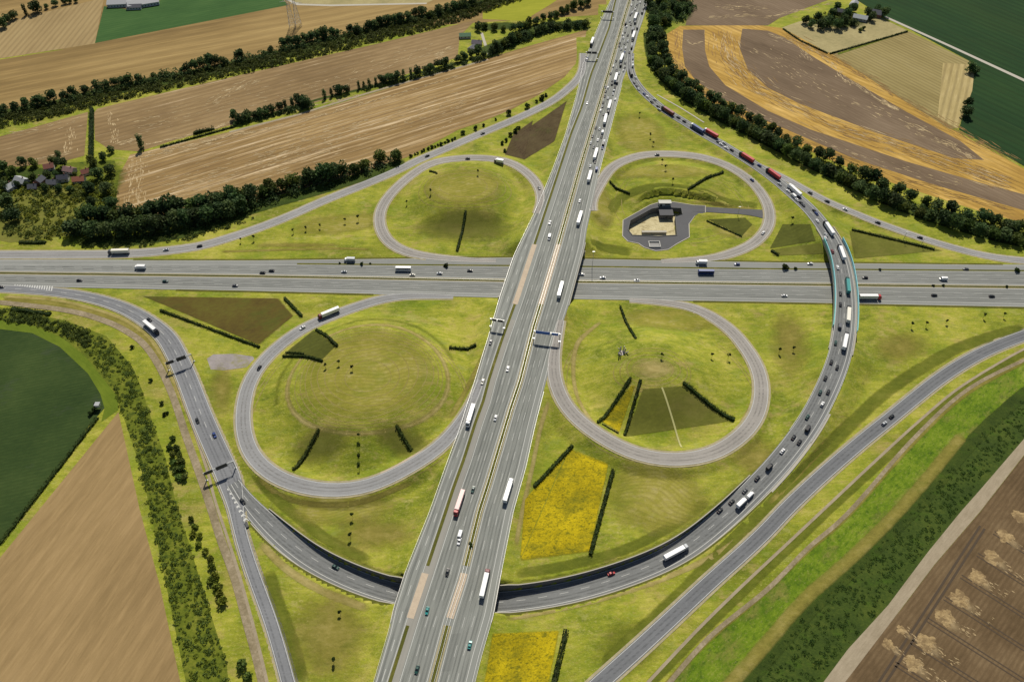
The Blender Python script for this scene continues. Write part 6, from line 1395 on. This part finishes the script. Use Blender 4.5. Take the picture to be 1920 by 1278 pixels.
house(894,80,13,8,4,-10,('mauve',C(.20,.17,.19)),WHT,'mauve roofed house in the trees beside the pale lane')
house(872,66,12,8,3,5,('green',C(.07,.16,.08)),WHT,'green roofed shed beside the mauve roofed house',2,'shed',False)
house(885,90,9,6,3,60,GRY,WHT,'small grey shed below the mauve roofed house',2,'shed',False)
house(1580,22,16,9,5,-20,SLT,BRK,'dark roofed farmhouse among the top right trees')
house(1613,33,15,8,3.5,-25,('lightgrey',C(.40,.42,.42)),WHT,'light grey roofed barn at the top right farmstead',2.5,'barn',False)
house(1640,24,16,10,4,-25,SLT,BRK,'long dark roofed barn right of the light grey one',3,'barn',False)
house(1601,8,12,8,4,60,PAL,WHT,'pale roofed farm building at the back of the top right farmstead',3,'barn',False)
drape('lane', [(903,62),(908,78),(917,104)], 3.0, M_CONC, .12); drape('lane', [(560,215),(700,172),(860,127),(915,112)], 3.0, M_PATH, .12); drape('lane', [(430,248),(560,215)], 3.0, M_PATH, .12)
drape('lane', [(1232,178),(1275,202),(1320,230)], 1.4, M_CONC, .2)
# hunting stand by the beet field
q = gp(187,765); e = empty('raised_hide', q)
b = MB()
for x in (-1,1):
    for y in (-1,1): b.cyl((x*1.3,y*1.3,-.2), (x,y,2.6), .1, .08, 5)
b.build('legs', M_BARK, e); b = MB(); b.box(-1.3,1.3,-1.3,1.3,2.6,4.6); b.build('cabin', M_WALL, e); b = MB(); b.box(-1.6,1.6,-1.6,1.6,4.6,4.75); b.build('roof', mat_plain('roof_pale_sheet', C(.55,.56,.58), .8), e)
tag(e, 'small whitish raised hide at the corner of the beet field', 'hide')
for k,(a,b_) in enumerate([(176,768),(170,774),(180,758)]): plant(a,b_,'darkshrub','dark shrub beside the whitish hide, %s from the left'%ordn([2,1,3][k]),'shrubs at the hide',1.1)

# chaff heaps on the ploughed field
M_CHAFF2 = mat_ground('spilled_chaff', [(0.33, C(.27,.19,.095)), (0.67, C(.42,.32,.18))], angle=0, big=.2, fine=1.0, stretch=2)
for k, (a, b_, s) in enumerate([(1912,968,6),(1885,1005,6.5),(1862,1045,7),(1834,1083,7),(1800,1123,7.5),(1772,1158,7.5),(1737,1205,7.5),(1712,1243,6.5),(1690,1180,3.5),(1666,1208,4.5)]):
    q = P(a, b_, .1); n = 44; vs = [Vector((0,0,.13))]; fs = []
    for ring, rr in ((1, .55), (2, 1.0)):
        for i in range(n):
            t = i*2*math.pi/n; r_ = s*.66*rr*(1+.10*math.sin(3*t+k)+.10*math.sin(5*t+2*k)+.08*math.sin(9*t+k)+random.uniform(-.09,.09)); vs.append(Vector((math.cos(t)*r_, math.sin(t)*r_*1.05, random.uniform(.10,.13) if ring == 1 else .02)))
    for i in range(n): j = (i+1)%n; fs.append((0, 1+i, 1+j)); fs.append((1+i, 1+n+i, 1+n+j, 1+j))
    blob(a+14, b_+12, s*1.1, s*.7, M_CHAFF2, a_pl+1.2, 'loose_straw', .0); flecks([(a, b_), (a+60, b_+40)], 4, 22, 'loose_straw', M_CHAFF2, ln=(.8, 3))
    o = mk('chaff_heap', vs, fs, M_STRAW, None, False); o.location = q; o.rotation_euler = (0,0,a_pl)
    tag(o, ('straw coloured chaff heap on the ploughed field, %s from the top' % ordn(k+1)) if k < 8 else ('small chaff heap beside the gravel path, %s' % ('upper' if k == 8 else 'lower')), 'chaff heap', 'chaff heaps')
